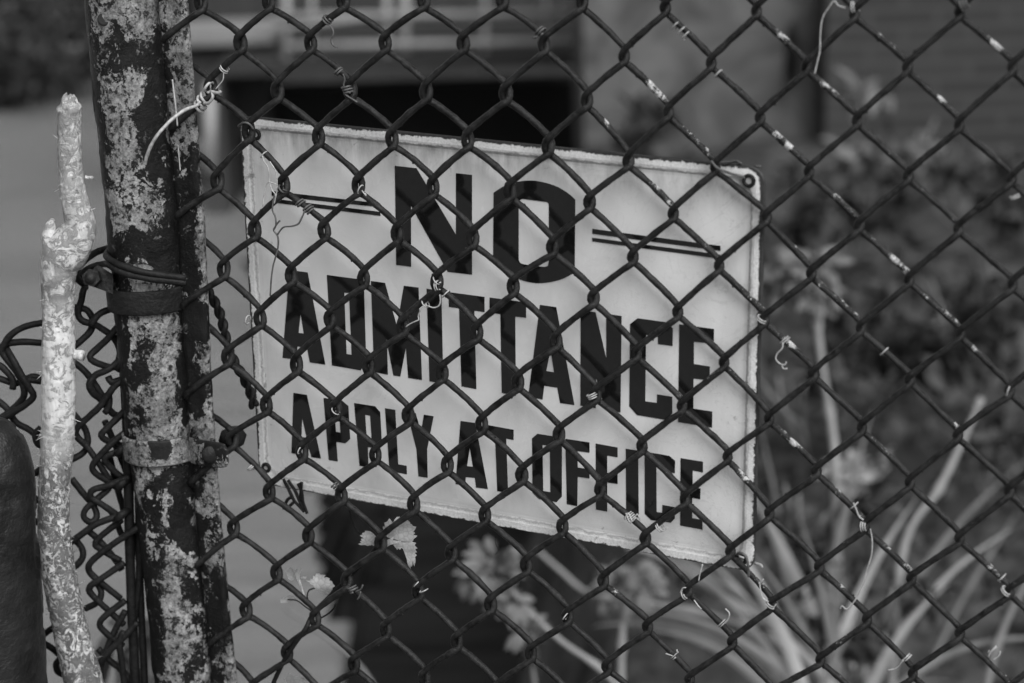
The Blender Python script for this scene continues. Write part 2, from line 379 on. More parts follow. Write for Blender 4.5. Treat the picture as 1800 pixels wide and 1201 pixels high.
# leaning stalk plants on the near bank, each stalk ends in drooping leaves
def stalk(path, r0, r1, label, leaves=(), mat=None, lm="pale", L=.05, name='weed'):
    pts = [at(x, y, z) for x, y, z in path]
    root = thing(name, pts[0], label, 'plant')
    b = MB(); sp = spline(pts, .02); m = len(sp); r0 *= .72; r1 *= .6
    b.tube(sp, [(r0 + (r1 - r0) * i / (m - 1)) * (1 + (.45 if i % 9 == 0 else 0)) for i in range(m)], 8, bump=.15, bs=20); b.build("stem", mat or stem_m, root)
    for (x, y, z, n, rad) in leaves:
        c = at(x, y, z); b = MB()
        for i in range(n):
            o_ = rv() * rad; leaf(b, c + o_ * .6, o_ + Vector((0, 0, -.35)) * rad, rv() * .5 + Vector((0, -1, 1)), L * random.uniform(.6, 1.3), L * .55, .35, 4)
        b.build("leaf_cluster", lf[lm], root)
stalk([(1480, 1330, 4.3), (1472, 1000, 4.3), (1468, 800, 4.3), (1445, 640, 4.3), (1432, 520, 4.3)], .017, .012, 'tall pale stalk rising right of the sign with a round drooping leaf head', [(1425, 478, 4.3, 110, .062), (1372, 500, 4.35, 50, .04), (1440, 520, 4.3, 30, .03)], None, "soft", .038)
stalk([(1560, 1330, 4.0), (1585, 980, 4.0), (1650, 860, 4.0), (1690, 780, 4.0), (1725, 700, 4.0)], .013, .010, 'pale stalk leaning to the right between the fence wires at the lower right')
stalk([(1640, 1160, 4.6), (1700, 1040, 4.6), (1790, 900, 4.6), (1850, 820, 4.6)], .008, .006, 'thin dim stalk leaning right near the right edge', (), stem_d)
stalk([(1720, 1330, 3.6), (1740, 1180, 3.6), (1775, 1080, 3.6), (1830, 980, 3.6)], .011, .008, 'short pale stalk at the lower right corner', (), stem_d)
stalk([(1500, 1260, 3.8), (1340, 1115, 3.9), (1150, 1062, 4.0), (1040, 1045, 4.1), (985, 1003, 4.15), (945, 968, 4.2)], .013, .007, 'long bleached stem arching left under the sign', [(1085, 1035, 4.1, 40, .045)], None, "soft", .035)
stalk([(1560, 1330, 3.6), (1400, 1140, 3.8), (1290, 1060, 3.9), (1150, 975, 4.1), (1100, 960, 4.1)], .016, .008, 'thick bleached stem slanting down to the right from the sign corner')
stalk([(1095, 1330, 3.6), (1092, 1180, 3.6), (1096, 1080, 3.6), (1100, 1030, 3.6)], .011, .008, 'upright blurred stem with a leafy tip below the middle of the sign', [(1115, 1025, 3.6, 60, .045)], None, "soft", .03)
stalk([(1180, 1330, 3.3), (1070, 1190, 3.3), (990, 1130, 3.3), (930, 1075, 3.3), (895, 1030, 3.3)], .008, .006, 'slanting stem carrying a pale drooping leaf bunch below the sign', [(872, 1000, 3.3, 70, .042), (903, 1058, 3.3, 44, .022), (836, 1015, 3.3, 22, .020), (925, 1108, 3.3, 14, .012)], None, "soft", .030)
stalk([(720, 1330, 3.2), (640, 1180, 3.2), (560, 1110, 3.2), (500, 1070, 3.2)], .007, .004, 'faint blurred stem slanting under the two small vine leaves', [], stem_d, "mid", .05)
stalk([(945, 1330, 3.4), (940, 1200, 3.4), (925, 1130, 3.4), (918, 1110, 3.4)], .007, .005, 'short upright stem at the bottom edge with a drooping leaf', [(915, 1120, 3.4, 8, .02)], stem_d, "mid", .05)
stalk([(250, 1330, 3.0), (262, 1200, 3.0), (268, 1120, 3.0), (255, 1090, 3.0)], .008, .005, 'blurred broad leaved shoot behind the foot of the flaking post', [(262, 1110, 3.0, 10, .03), (215, 1110, 3.0, 8, .03), (270, 1160, 3.0, 8, .03)], stem_d, "mid", .06)
root = thing("reed_clump", at(1420, 1300, 3.9), 'fan of long blurred grass blades at the lower right of the sign', 'reeds')
for i in range(34):
    z = random.uniform(3.6, 4.4); a0 = random.gauss(-.1, .55); bx_ = 1455 + random.uniform(-45, 45); L_ = random.uniform(220, 560)
    pts = []
    for q in range(9):
        t = q / 8; an = a0 * (.55 + .9 * t); pts.append((bx_ + L_ * t * math.sin(an), 1330 - L_ * 1.15 * t * math.cos(an * .9) + 40 * abs(a0) * t * t))
    P_ = spline([at(x, y, z) for x, y in pts], .03); m_ = len(P_); vs = []; wb = random.uniform(.006, .013)
    for q, p in enumerate(P_):
        t = q / (m_ - 1); wq = wb * (1 - t ** 2.2) * (.5 + .5 * min(1, t * 4)) + .0006; tt = (P_[min(q + 1, m_ - 1)] - P_[max(q - 1, 0)]).normalized(); s_ = tt.cross(Vector((0, -1, .3))).normalized()
        vs += [p - s_ * wq + Y * wq * .5, p, p + s_ * wq + Y * wq * .5]
    b = MB(); b.add(vs, [(q * 3 + k_, q * 3 + k_ + 1, q * 3 + k_ + 4, q * 3 + k_ + 3) for q in range(m_ - 1) for k_ in (0, 1)])
    b.build("blade", lf["soft"] if i % 3 else lf["pale"], root)
for px, py, z, rx, rz, n_, L_, m_, lab in [
    (1600, 270, 8.0, .42, .2, 90, .14, "soft", 'pale leafy weed in front of the brick wall, upper right'),
    (1700, 330, 7.6, .36, .16, 80, .13, "mid", 'second pale weed just below and right of the one by the brick wall'),
    (1520, 832, 4.6, .10, .022, 40, .07, "pale", 'broad pale leaves lying behind the tall stalk right of the sign'),
    (1420, 700, 5.0, .2, .14, 60, .09, "dark", 'low dark leafy weed beside the right edge of the sign'),
    (1530, 1090, 3.9, .16, .16, 110, .06, "mid", 'feathery weed tuft near the bottom right'),
    (1720, 560, 6.0, .5, .22, 200, .11, "dark", 'sprawling dark weed at the right edge, middle height'),
    (1560, 600, 6.4, .4, .2, 160, .11, "dark", 'sprawling dark weed right of the tall stalk'),
    (1500, 380, 9.0, .7, .2, 200, .14, "dark", 'dark undergrowth at the foot of the grey wall'),
    (1740, 780, 4.8, .22, .14, 90, .08, "mid", 'small grey weed at the right edge beside a leaning stalk'),
    (1400, 930, 4.3, .14, .16, 60, .09, "mid", 'leafy weed low down beside the sign corner'),
    (1130, 240, 12.4, .5, .3, 90, .2, "mid", 'pale creeper patch at the foot of the rendered wall')]:
    bush(px, py, z, rx, rz, n_, L_, lf[m_], lab, name='weed', stemr=.004)
b = MB()
for i in range(8000):
    y = random.uniform(3.0, 12); e = bedge(y); x = e + random.uniform(0.0, 1) ** 1.3 * 5.5
    p = Vector((x, y, BZ + .12 * noise.noise(Vector((x * 1.4, y * 1.4, 0)))))
    if noise.noise(Vector((x * 1.1, y * 1.1, 7))) < -.12: continue
    leaf(b, p, rv() * .8 + Vector((0, 0, .8)), rv() + Vector((0, -.5, 1)), random.uniform(.03, .08), random.uniform(.02, .045), .4, 3)
tag(b.build("ground_cover", lf["dark"]), 'dark ground cover of small leaves on the bank', None, None, 'stuff')
b = MB()
for i in range(900):
    y = random.uniform(3.2, 12); e = bedge(y); x = e + random.uniform(0.05, 1) ** 1.2 * 5.0
    if noise.noise(Vector((x * .9, y * .9, 3))) < .08: continue
    p = Vector((x, y, BZ + .08)); leaf(b, p, rv() + Vector((0, 0, .6)), rv() * .6 + Vector((0, -.5, 1)), random.uniform(.06, .16), random.uniform(.04, .08), .4, 3)
tag(b.build("ground_cover", lf["mid"]), 'paler broad leaves scattered through the ground cover on the bank', None, None, 'stuff')

# knots of the chain link, column by column
NODES={
0:[(297,80),(310,237),(320,390),(330,545),(335,704),(344,857),(355,1004),(377,1140)],
1:[(353,8),(370,157),(382,322),(393,477),(400,630),(408,775),(410,930),(432,1075)],
2:[(423,78),(437,234),(448,407),(457,563),(468,715),(473,867),(486,1009),(505,1149)],
3:[(472,5),(488,163),(498,328),(512,487),(521,643),(531,797),(542,944),(554,1090)],
4:[(546,78),(560,243),(570,408),(580,563),(590,723),(600,872),(610,1022),(622,1169)],
5:[(603,3),(616,162),(630,328),(639,492),(648,645),(660,802),(669,957),(678,1109)],
6:[(677,77),(689,247),(698,413),(708,577),(718,733),(727,888),(735,1042),(746,1194)],
7:[(745,3),(749,164),(761,332),(768,497),(777,657),(786,820),(793,974),(803,1129)],
8:[(814,77),(822,248),(831,422),(838,587),(847,748),(852,907),(862,1064),(872,1217)],
9:[(883,2),(889,167),(897,337),(902,505),(910,673),(917,837),(925,995),(933,1149)],
10:[(956,80),(963,259),(971,436),(977,601),(982,765),(988,927),(997,1085),(1005,1238)],
11:[(1023,5),(1031,177),(1036,357),(1043,525),(1047,695),(1054,862),(1060,1022),(1067,1173)],
12:[(1097,100),(1104,285),(1112,453),(1118,622),(1128,785),(1134,947),(1138,1102),(1144,1252)],
13:[(1169,15),(1174,198),(1183,377),(1191,550),(1198,715),(1204,878),(1209,1038),(1212,1194)],
14:[(1250,112),(1257,295),(1264,468),(1273,638),(1279,803),(1284,970),(1287,1129),(1290,1283)],
15:[(1330,20),(1336,208),(1347,383),(1344,562),(1352,737),(1352,903),(1356,1062),(1358,1218)],
16:[(1417,118),(1422,302),(1426,482),(1430,658),(1435,828),(1440,997),(1442,1160),(1445,1318)],
17:[(1502,25),(1507,213),(1510,397),(1513,577),(1515,752),(1519,925),(1524,1089),(1527,1250)],
18:[(1595,118),(1596,310),(1598,492),(1599,668),(1599,848),(1602,1017),(1604,1184),(1606,1348)],
19:[(1687,22),(1686,220),(1685,402),(1688,587),(1683,765),(1687,947),(1687,1114),(1689,1278)],
20:[(1780,118),(1778,315),(1780,500),(1775,687),(1774,863),(1774,1040),(1774,1211),(1775,1380)],
}
def proj(p):
    v = p - CAM; z = v.dot(fwd); return 900 + FPX * v.dot(right) / z, 600.5 + FPX * v.dot(down) / z
# places where the dark paint has gone and pale zinc and old primer show (where, half length, how much)
BARE = [(1374, 70, 16, 1.0), (1400, 94, 6, .8), (1148, 152, 18, .6), (1165, 175, 12, .8), (1203, 232, 14, .6), (1226, 252, 10, .7), (1245, 270, 12, .6), (1452, 152, 18, .9), (1468, 170, 12, .6), (1546, 64, 8, .7), (1562, 80, 6, .4), (1746, 76, 14, .9),
 (1655, 178, 10, 1.0), (1674, 195, 7, .8), (1365, 240, 12, .9), (1384, 258, 12, 1.0), (1404, 276, 7, .6), (1468, 346, 12, .8), (1490, 370, 14, .5), (1680, 385, 8, .8), (1150, 335, 22, .8), (1172, 362, 12, .8), (1204, 318, 8, .3), (1230, 400, 10, .4),
 (1390, 440, 6, .7), (1417, 460, 8, .6), (1530, 420, 6, .7), (1568, 455, 14, .8), (1590, 475, 8, .5), (1445, 500, 12, .6), (1504, 555, 8, .8), (1660, 548, 14, .6), (1675, 565, 8, .5), (1395, 605, 10, .6), (1240, 430, 14, .7), (1130, 430, 14, .5), (1150, 600, 16, .6),
 (1262, 660, 20, .7), (1300, 680, 12, .5), (1404, 690, 12, .4), (1480, 700, 8, .5), (1394, 778, 10, .8), (1375, 760, 8, .6), (1555, 790, 12, .7), (1475, 862, 16, .9), (1515, 905, 8, .9), (1600, 820, 8, .7), (1400, 930, 12, .5), (1565, 962, 12, .6), (1595, 1000, 14, .7),
 (1340, 540, 10, .5), (1490, 960, 14, .5), (1480, 1125, 16, .4), (1735, 730, 10, .4), (1640, 160, 10, .4), (1090, 100, 8, .3), (1770, 260, 10, .4), (1220, 150, 10, .3), (1590, 120, 6, .8), (1503, 20, 7, 1.0), (1650, 270, 8, .4), (1695, 950, 10, .4)]
# ------------------------------------------------------------------ chain link mesh: measured knots of the slack, uneven fabric
BOW = .04
def build_mesh():
    root = thing("chain_link_fence", FP.hit(1000, 1500), 'dark painted chain link fence hanging in front of the enamel sign', 'fence')
    N = {}
    for k, l in NODES.items(): N[k] = [FP.hit(x, y) for x, y in l]
    UP, DNR = 3, 9
    for k in list(N):
        l = N[k]; s0 = (l[0] - l[3]) / 3; s1 = (l[-1] - l[-4]) / 3
        s0 = Vector((0, 0, s0.length)) * .6 + s0 * .4; s1 = Vector((0, 0, -s1.length)) * .6 + s1 * .4
        N[k] = [l[0] + s0 * i for i in range(UP, 0, -1)] + l + [l[-1] + s1 * i for i in range(1, DNR + 1)]
    dx = (N[20][6] - N[12][6]).dot(FP.ex) / 8
    for k in range(21, 29):
        N[k] = [p + FP.ex * (2 * dx) for p in N[k - 2]]
        N[k] = [FP.p + FP.ex * (p - FP.p).dot(FP.ex) + FP.ez * (p - FP.p).dot(FP.ez) for p in N[k]]
    def wd(k): return interp([0, 8, 20, 28], [.0030, .00295, .0026, .0026], k)
    for k in range(0, 28):
        r = wd(k); de = r * interp([0, 9, 13, 28], [1.62, 1.5, 1.12, 1.05], k); dd = r * 1.06; hh = r * interp([0, 9, 13, 28], [1.25, 1.1, .5, .4], k)
        seq = []
        nr = len(N[k])
        for j in range(nr):
            if k % 2 == 0: seq += [(k + 1, j), (k, j)]
            else: seq += [(k, j), (k + 1, j)]
        pts = []; wr = []
        for i in range(len(seq) - 1):
            (ka, ja), (kb, jb) = seq[i], seq[i + 1]
            A, B = N[ka][ja], N[kb][jb]
            sa = -1 if ka == k else 1; sb = -sa
            dl = de
            A2 = A + FP.ex * (sa * dl) - FP.ez * hh; B2 = B + FP.ex * (sb * dl) + FP.ez * hh
            if k == 0 and ka == 0: A2 = A - FP.ex * .001 - FP.ez * .012
            back = (ka == k)                              # from the left bend to the right one the wire runs behind
            sgn = 1 if back else -1
            inview = UP - 1 <= ja <= UP + 8 and k <= 20
            L = (B2 - A2).length; n = max(5, int(L / (.0022 if inview else .007)))
            per = FP.n.cross(B2 - A2).normalized()
            if per.z < 0: per = -per
            bow = BOW * L * interp([0, 9, 14, 28], [1.0, .85, .2, .15], k) * (1.1 if back else .6) * random.uniform(.6, 1.35)
            kx = random.uniform(-.25, .25)
            # weathered patches sit on the strands that slope down to the right, mostly on the right half
            pw = []
            if k >= 11 and back:
                if random.random() < .45:
                    c0 = random.uniform(.3, .9); pw.append((c0, random.uniform(.05, .16), random.uniform(.35, .95)))
                    if random.random() < .5: pw.append((c0 - random.uniform(.1, .3), random.uniform(.03, .08), random.uniform(.3, .7)))
            elif k >= 11:
                if random.random() < .55: pw.append((random.uniform(.1, .95), random.uniform(.04, .15), random.uniform(.1, .45)))
            elif random.random() < .08: pw.append((random.uniform(.1, .9), .03, .4))
            base = interp([0, 9, 12, 20], [-.45, -.36, -.06, -.02], k) + (0 if back else -.08)
            for q in range(n):
                t = q / n
                depth = sgn * dd * min(1.0, 2.6 * math.sin(math.pi * t)) ** 1.0
                if k == 0 and (ka == 0 or kb == 0):
                    if back: depth = max(depth, sgn * dd + .012 * (1 - t))
                    else: depth = depth - .004 * t
                p = A2.lerp(B2, t) + per * (bow * 4 * t * (1 - t) * (1 + kx * (t - .5))) + FP.n * depth
                pts.append(p)
                wv = base
                for (c, wi, am) in pw: wv += am * .7 * math.exp(-((t - c) / wi) ** 2)
                if k >= 10 and inview:
                    x_, y_ = proj(p)
                    for (bx, by, br_, ba_) in BARE:
                        d2 = ((x_ - bx) ** 2 + (y_ - by) ** 2) / (br_ * br_)
                        if d2 < 4: wv += ba_ * .78 * math.exp(-d2 * .9)
                wr.append(wv)
        # round the corners of the bends
        W_ = 2 if k > 20 else 1; sm = []
        for i in range(len(pts)):
            a0 = max(0, i - W_); a1 = min(len(pts) - 1, i + W_); s_ = Vector()
            for q in range(a0, a1 + 1): s_ += pts[q]
            sm.append(s_ / (a1 - a0 + 1))
        b = MB(); b.tube(sm, [r * (1 + .07 * noise.noise(p * 55) + .07 * max(0, noise.noise(p * 140))) for p in sm], 9, True, .15, wr, 150)
        # paint drips and flakes standing off the wire
        for _ in range(26):
            i = random.randrange(2, len(sm) - 2); p = sm[i]; d_ = Vector((random.uniform(-.3, .3), -random.random() * .5, random.choice((-1, -1, 1)))).normalized()
            b.tube([p + d_ * r * .7, p + d_ * r * 1.12 + FP.ex * random.uniform(-.001, .001), p + d_ * r * random.uniform(1.25, 1.55)], [.0013, .0009, .0003], 5)
        b.build("wire", MW, root)
    return root
FENCE = build_mesh()

# ------------------------------------------------------------------ the enamel sign
SO = SP.hit(882, 598)
def S(px, py):
    d = SP.hit(px, py) - SO; return Vector((d.dot(SP.ex), 0, d.dot(SP.ez)))
sroot = thing("enamel_sign", SO, 'white enamel plate lettered NO ADMITTANCE APPLY AT OFFICE wired behind the mesh', 'sign')
sroot.rotation_euler = Matrix((SP.ex, SP.n, SP.ez)).transposed().to_euler()
def sbuild(b, name, mat, smooth=False):
    me = bpy.data.meshes.new(name); me.from_pydata([v[:] for v in b.v], [], b.f); me.validate()
    if smooth:
        for p in me.polygons: p.use_smooth = True
    if name in ('panel', 'rim'):
        q_ = me.attributes.new('inset', 'FLOAT', 'POINT'); q_.data.foreach_set('value', [INS[i // n] for i in range(len(b.v))])
    me.materials.append(mat); o = link(bpy.data.objects.new(name, me)); o.parent = sroot; return o
cs = [S(*c) for c in SC]
def quad(u, v):                                             # u across, v down, both in metres from the top left corner
    a_ = u / .5; c_ = v / .365
    return cs[0] * (1 - a_) * (1 - c_) + cs[1] * a_ * (1 - c_) + cs[2] * a_ * c_ + cs[3] * (1 - a_) * c_
def rr(ins, rad, y, wob=0.0, seed=0):
    out = []; W2, H2 = .5, .365
    cc = [((W2 - ins - rad, ins + rad), -90), ((W2 - ins - rad, H2 - ins - rad), 0), ((ins + rad, H2 - ins - rad), 90), ((ins + rad, ins + rad), 180)]
    for q, ((cx, cy), a0) in enumerate(cc):
        nx = cc[(q + 1) % 4]
        for i in range(9):
            a_ = R(a0 + 90 * i / 8); out.append((cx + rad * math.cos(a_), cy + rad * math.sin(a_)))
        e0 = out[-1]; a_ = R(nx[1]); e1 = (nx[0][0] + rad * math.cos(a_), nx[0][1] + rad * math.sin(a_))
        for i in range(1, 60):
            t = i / 60; out.append((e0[0] + (e1[0] - e0[0]) * t, e0[1] + (e1[1] - e0[1]) * t))
    vs = []
    for i, (u, v) in enumerate(out):
        if wob:
            k1 = noise.noise(Vector((u * 90, v * 90, seed))) * wob + noise.noise(Vector((u * 400, v * 400, seed))) * wob * .6
            du, dv = (.25 - u), (.18 - v); l_ = math.hypot(du, dv); u += du / l_ * k1; v += dv / l_ * k1
        p = quad(u, v); p.y = y; vs.append(p)
    return vs
b = MB()
rings = [rr(.0006, .014, .0012), rr(0, .014, .0006), rr(0, .014, -.0006), rr(.001, .0135, -.0019, .0004, 1), rr(.0075, .012, -.0022), rr(.0105, .016, -.0014, .0006, 2), rr(.0125, .018, -.0003), rr(.0150, .020, 0), rr(.022, .022, 0), rr(.034, .024, 0), rr(.055, .026, 0)]
INS = [.0006, 0, 0, .001, .0075, .0105, .0125, .015, .022, .034, .055]
n = len(rings[0])
for r_ in rings: b.v += r_
for q in range(len(rings) - 1):
    for i in range(n): b.f.append([q * n + i, q * n + (i + 1) % n, (q + 1) * n + (i + 1) % n, (q + 1) * n + i])
b.f.append([(len(rings) - 1) * n + i for i in range(n)]); b.f.append([i for i in range(n)][::-1])
b.wr = [0] * len(b.v)
def enamel(name, rim_):
    a = Mt(name, rough=.28, spec=.55)
    ins = a.n('ShaderNodeAttribute', attribute_name='inset').outputs['Fac']
    sp = a.n('ShaderNodeSeparateXYZ'); a.l(a.coord(), sp.inputs[0]); x_, z_ = sp.outputs[0], sp.outputs[2]
    nz = a.noise(110, 8, .72, .3); nf = a.noise(420, 6, .78); nb = a.noise(8, 5, .6, .6); nm = a.noise(30, 7, .7, .8)
    rag = a.math('ADD', ins, a.math('MULTIPLY', a.math('SUBTRACT', nz, .5), .0085))
    rag = a.math('ADD', rag, a.math('MULTIPLY', a.math('SUBTRACT', nf, .5), .004))
    base = a.ramp(nb, .32, .68, .58, .68)
    base = a.math('MULTIPLY', base, a.ramp(nm, .30, .52, .93, 1.0))
    top = a.ramp(z_, .11, .165); side = a.ramp(a.math('ABSOLUTE', x_), .225, .238); bot = a.ramp(z_, -.12, -.16)
    # grey grime inside the rim, streaking down from the top
    st = a.math('ADD', a.noise(55, 6, .7, 0, (1, 1, .25)), a.math('MULTIPLY', nb, .6))
    g1 = a.math('MULTIPLY', a.math('MULTIPLY', a.ramp(ins, .054, .011), a.ramp(st, .66, .98)), a.math('ADD', .25, a.math('MULTIPLY', top, .75)))
    g2 = a.math('MULTIPLY', a.ramp(ins, .020, .0115), a.ramp(nb, .35, .7, .15, .55))
    base = a.math('MULTIPLY', base, a.math('SUBTRACT', 1, a.math('MULTIPLY', a.math('MAXIMUM', g1, g2), .68)))
    # chalky pale rim with a ragged inner border
    rimm = a.math('MULTIPLY', a.ramp(rag, .0100, .0086), 1.0)
    chk = a.ramp(nf, .3, .7, .46, .76)
    base = a.mix(rimm, base, chk)
    line = a.math('MULTIPLY', a.ramp(rag, .0096, .0106), a.ramp(rag, .0122, .0110)); base = a.mix(a.math('MULTIPLY', line, .55), base, .16)
    # bare rusty edge
    lim = a.math('ADD', a.math('MULTIPLY', a.ramp(x_, .235, .243), .0030), a.math('MULTIPLY', bot, -.0012))
    rust = a.ramp(a.math('SUBTRACT', rag, lim), .0032, .0022)
    base = a.mix(rust, base, a.ramp(nf, .3, .7, .008, .04))
    rr_ = a.math('MULTIPLY', a.ramp(a.noise(45, 7, .75, 1.2), .615, .66), a.ramp(ins, .045, .012)); base = a.math('MULTIPLY', base, a.math('SUBTRACT', 1, a.math('MULTIPLY', rr_, .5)))
    sp2 = a.ramp(nf, .715, .74); base = a.math('MULTIPLY', base, a.math('SUBTRACT', 1, a.math('MULTIPLY', sp2, .25)))
    chip = a.ramp(a.noise(44, 6, .7), .725, .735); base = a.math('MULTIPLY', base, a.math('SUBTRACT', 1, a.math('MULTIPLY', chip, .8)))
    scr = a.math('MULTIPLY', a.ramp(a.math('ABSOLUTE', a.math('SUBTRACT', a.noise(12, 8, .65, 2.5, (1, 1, 1)), .5)), .010, .004), a.ramp(x_, .05, .2)); base = a.math('MULTIPLY', base, a.math('SUBTRACT', 1, a.math('MULTIPLY', scr, .14)))
    a.set(base, a.math('ADD', a.ramp(nb, .3, .7, .18, .36), a.math('MULTIPLY', a.math('MAXIMUM', rimm, rust), .4)), a.math('ADD', a.math('MULTIPLY', nf, .5), a.math('ADD', a.math('MULTIPLY', nm, .25), a.math('MULTIPLY', rimm, .5))), .0011, .45)
    return a.m
enam = enamel("worn_white_enamel", False)

# panel and rim are separate parts of the plate: the rim enamel is paler and its edge bare
panel = MB(); panel.v = list(b.v); panel.f = b.f[5 * n:10 * n] + [b.f[10 * n]]
rim = MB(); rim.v = list(b.v); rim.f = b.f[0:5 * n] + [b.f[-1]]
sbuild(panel, "panel", enam)
sbuild(rim, "rim", enam)
black = m_plain("black_enamel", .006, .011, 200, .12, .12, .0002, spec=.62)
def poly(b, loops, y=-.0005, t=.0005):
    L = [[S(*p) for p in lp] for lp in loops]; flat = [p for lp in L for p in lp]
    base = len(b.v); b.v += [Vector((p.x, y, p.z)) for p in flat]
    tr = tessellate_polygon([[Vector((p.x, p.z, 0)) for p in lp] for lp in L])
    for f in tr:
        a_, c_, d_ = [flat[i] for i in f]
        cr = (c_.x - a_.x) * (d_.z - a_.z) - (c_.z - a_.z) * (d_.x - a_.x)
        b.f.append([base + i for i in (f if cr > 0 else f[::-1])])
    o = base
    back = len(b.v); b.v += [Vector((p.x, y + t, p.z)) for p in flat]
    for lp in L:
        for i in range(len(lp)):
            j = (i + 1) % len(lp); b.f.append([o + i, o + j, o + j + (back - base), o + i + (back - base)])
        o += len(lp)
def curve(pts, step=3.0):
    P_ = spline([Vector((x, y, 0)) for x, y in pts], step); return [(p.x, p.y) for p in P_]
NO = [[[(694.4, 291.5), (732.4, 295.8), (801.9, 413.1), (801.9, 304.4), (829.9, 307.6), (829.9, 482.8), (787.7, 477.9), (722.5, 360.8), (722.9, 468.9), (696.9, 465.7)]],
      [curve([(867.9, 338.6), (888, 326.5), (913.3, 319), (942.9, 318.1), (976.7, 327), (999.9, 340.7), (1011.5, 351.3)]) + curve([(1010.4, 479.5), (985.1, 491.7), (955.6, 497.5), (930.2, 495.9), (905, 487), (883.8, 471.7), (867.3, 456.8)]),
       curve([(911.9, 358.7), (913.2, 352.5), (919, 349.6)], 1) + [(958.8, 354.8)] + curve([(959.8, 354.9), (963.8, 356.8), (965.1, 361.8)], 1) + curve([(965.1, 460.1), (963, 467.5), (955.6, 469.4)], 1) + curve([(920.7, 464.7), (914.4, 462), (911.9, 455.8)], 1)]]
ADM = [[[(509, 474.6), (541, 479), (572, 640.9), (545, 636.9), (540, 611.2), (523, 608.9), (521.6, 631.9), (497, 628.9)], [(528.6, 551), (534.4, 586.3), (525, 585.3)]],
       [[(575, 483.4), (627.9, 490.4), (639.9, 501), (643.9, 638), (633.9, 650.9), (583.9, 642.3)], [(605.3, 514.4), (613.9, 515), (618.5, 623.9), (609.3, 622.3)]],
       [[(652.5, 494), (676.9, 497.4), (697.9, 573.9), (710.3, 502.4), (735.9, 505.6), (741.9, 667.9), (717.9, 664.3), (713.9, 609.9), (703.9, 661.9), (691.9, 659.9), (680.5, 601.9), (681.9, 658.5), (657.9, 653.9)]],
       [[(750.2, 507.6), (776, 511.6), (779.4, 673.9), (755.4, 670.3)]],
       [[(789, 513.6), (851.9, 522), (851.9, 548.4), (834, 546), (837.6, 683.9), (811.6, 678.9), (807.4, 542), (789.4, 539.4)]],
       [[(860.9, 523), (924.9, 531.6), (924.9, 558.6), (905.9, 556.4), (906.9, 695.9), (882.3, 690.5), (879.9, 552.2), (860.9, 549.6)]],
       [[(949.5, 536), (977.9, 540), (1009.9, 711.9), (984.9, 708.3), (979.9, 681.5), (956.9, 677.9), (953.9, 702.3), (928.9, 697)], [(968, 614), (974.3, 654.5), (960.5, 652.3)]],
       [[(1021, 545.4), (1047, 549), (1066, 630.9), (1066, 551.6), (1092.9, 555.6), (1090.9, 724.9), (1064, 719.9), (1048, 663.5), (1047.5, 717.5), (1020.6, 712.9)]],
       [[(1120.9, 559.4), (1170.9, 566.4), (1182.9, 577), (1182.5, 608.3), (1156.9, 604.9), (1156.9, 592), (1135.9, 588.6), (1134.3, 705.5), (1154.9, 708.3), (1155.3, 693.3), (1181.9, 697.5), (1181.9, 726.9), (1169.9, 737.9), (1119.9, 729.5), (1106.5, 713.9), (1107.9, 569.6)]],
       [[(1194.3, 570), (1255.4, 578.4), (1255, 604), (1219.9, 600.6), (1219.9, 639.9), (1247.9, 644.3), (1247.5, 668.3), (1219.3, 665.5), (1218.9, 718.3), (1252.3, 723.5), (1251.9, 751.5), (1192.3, 741.9)]]]
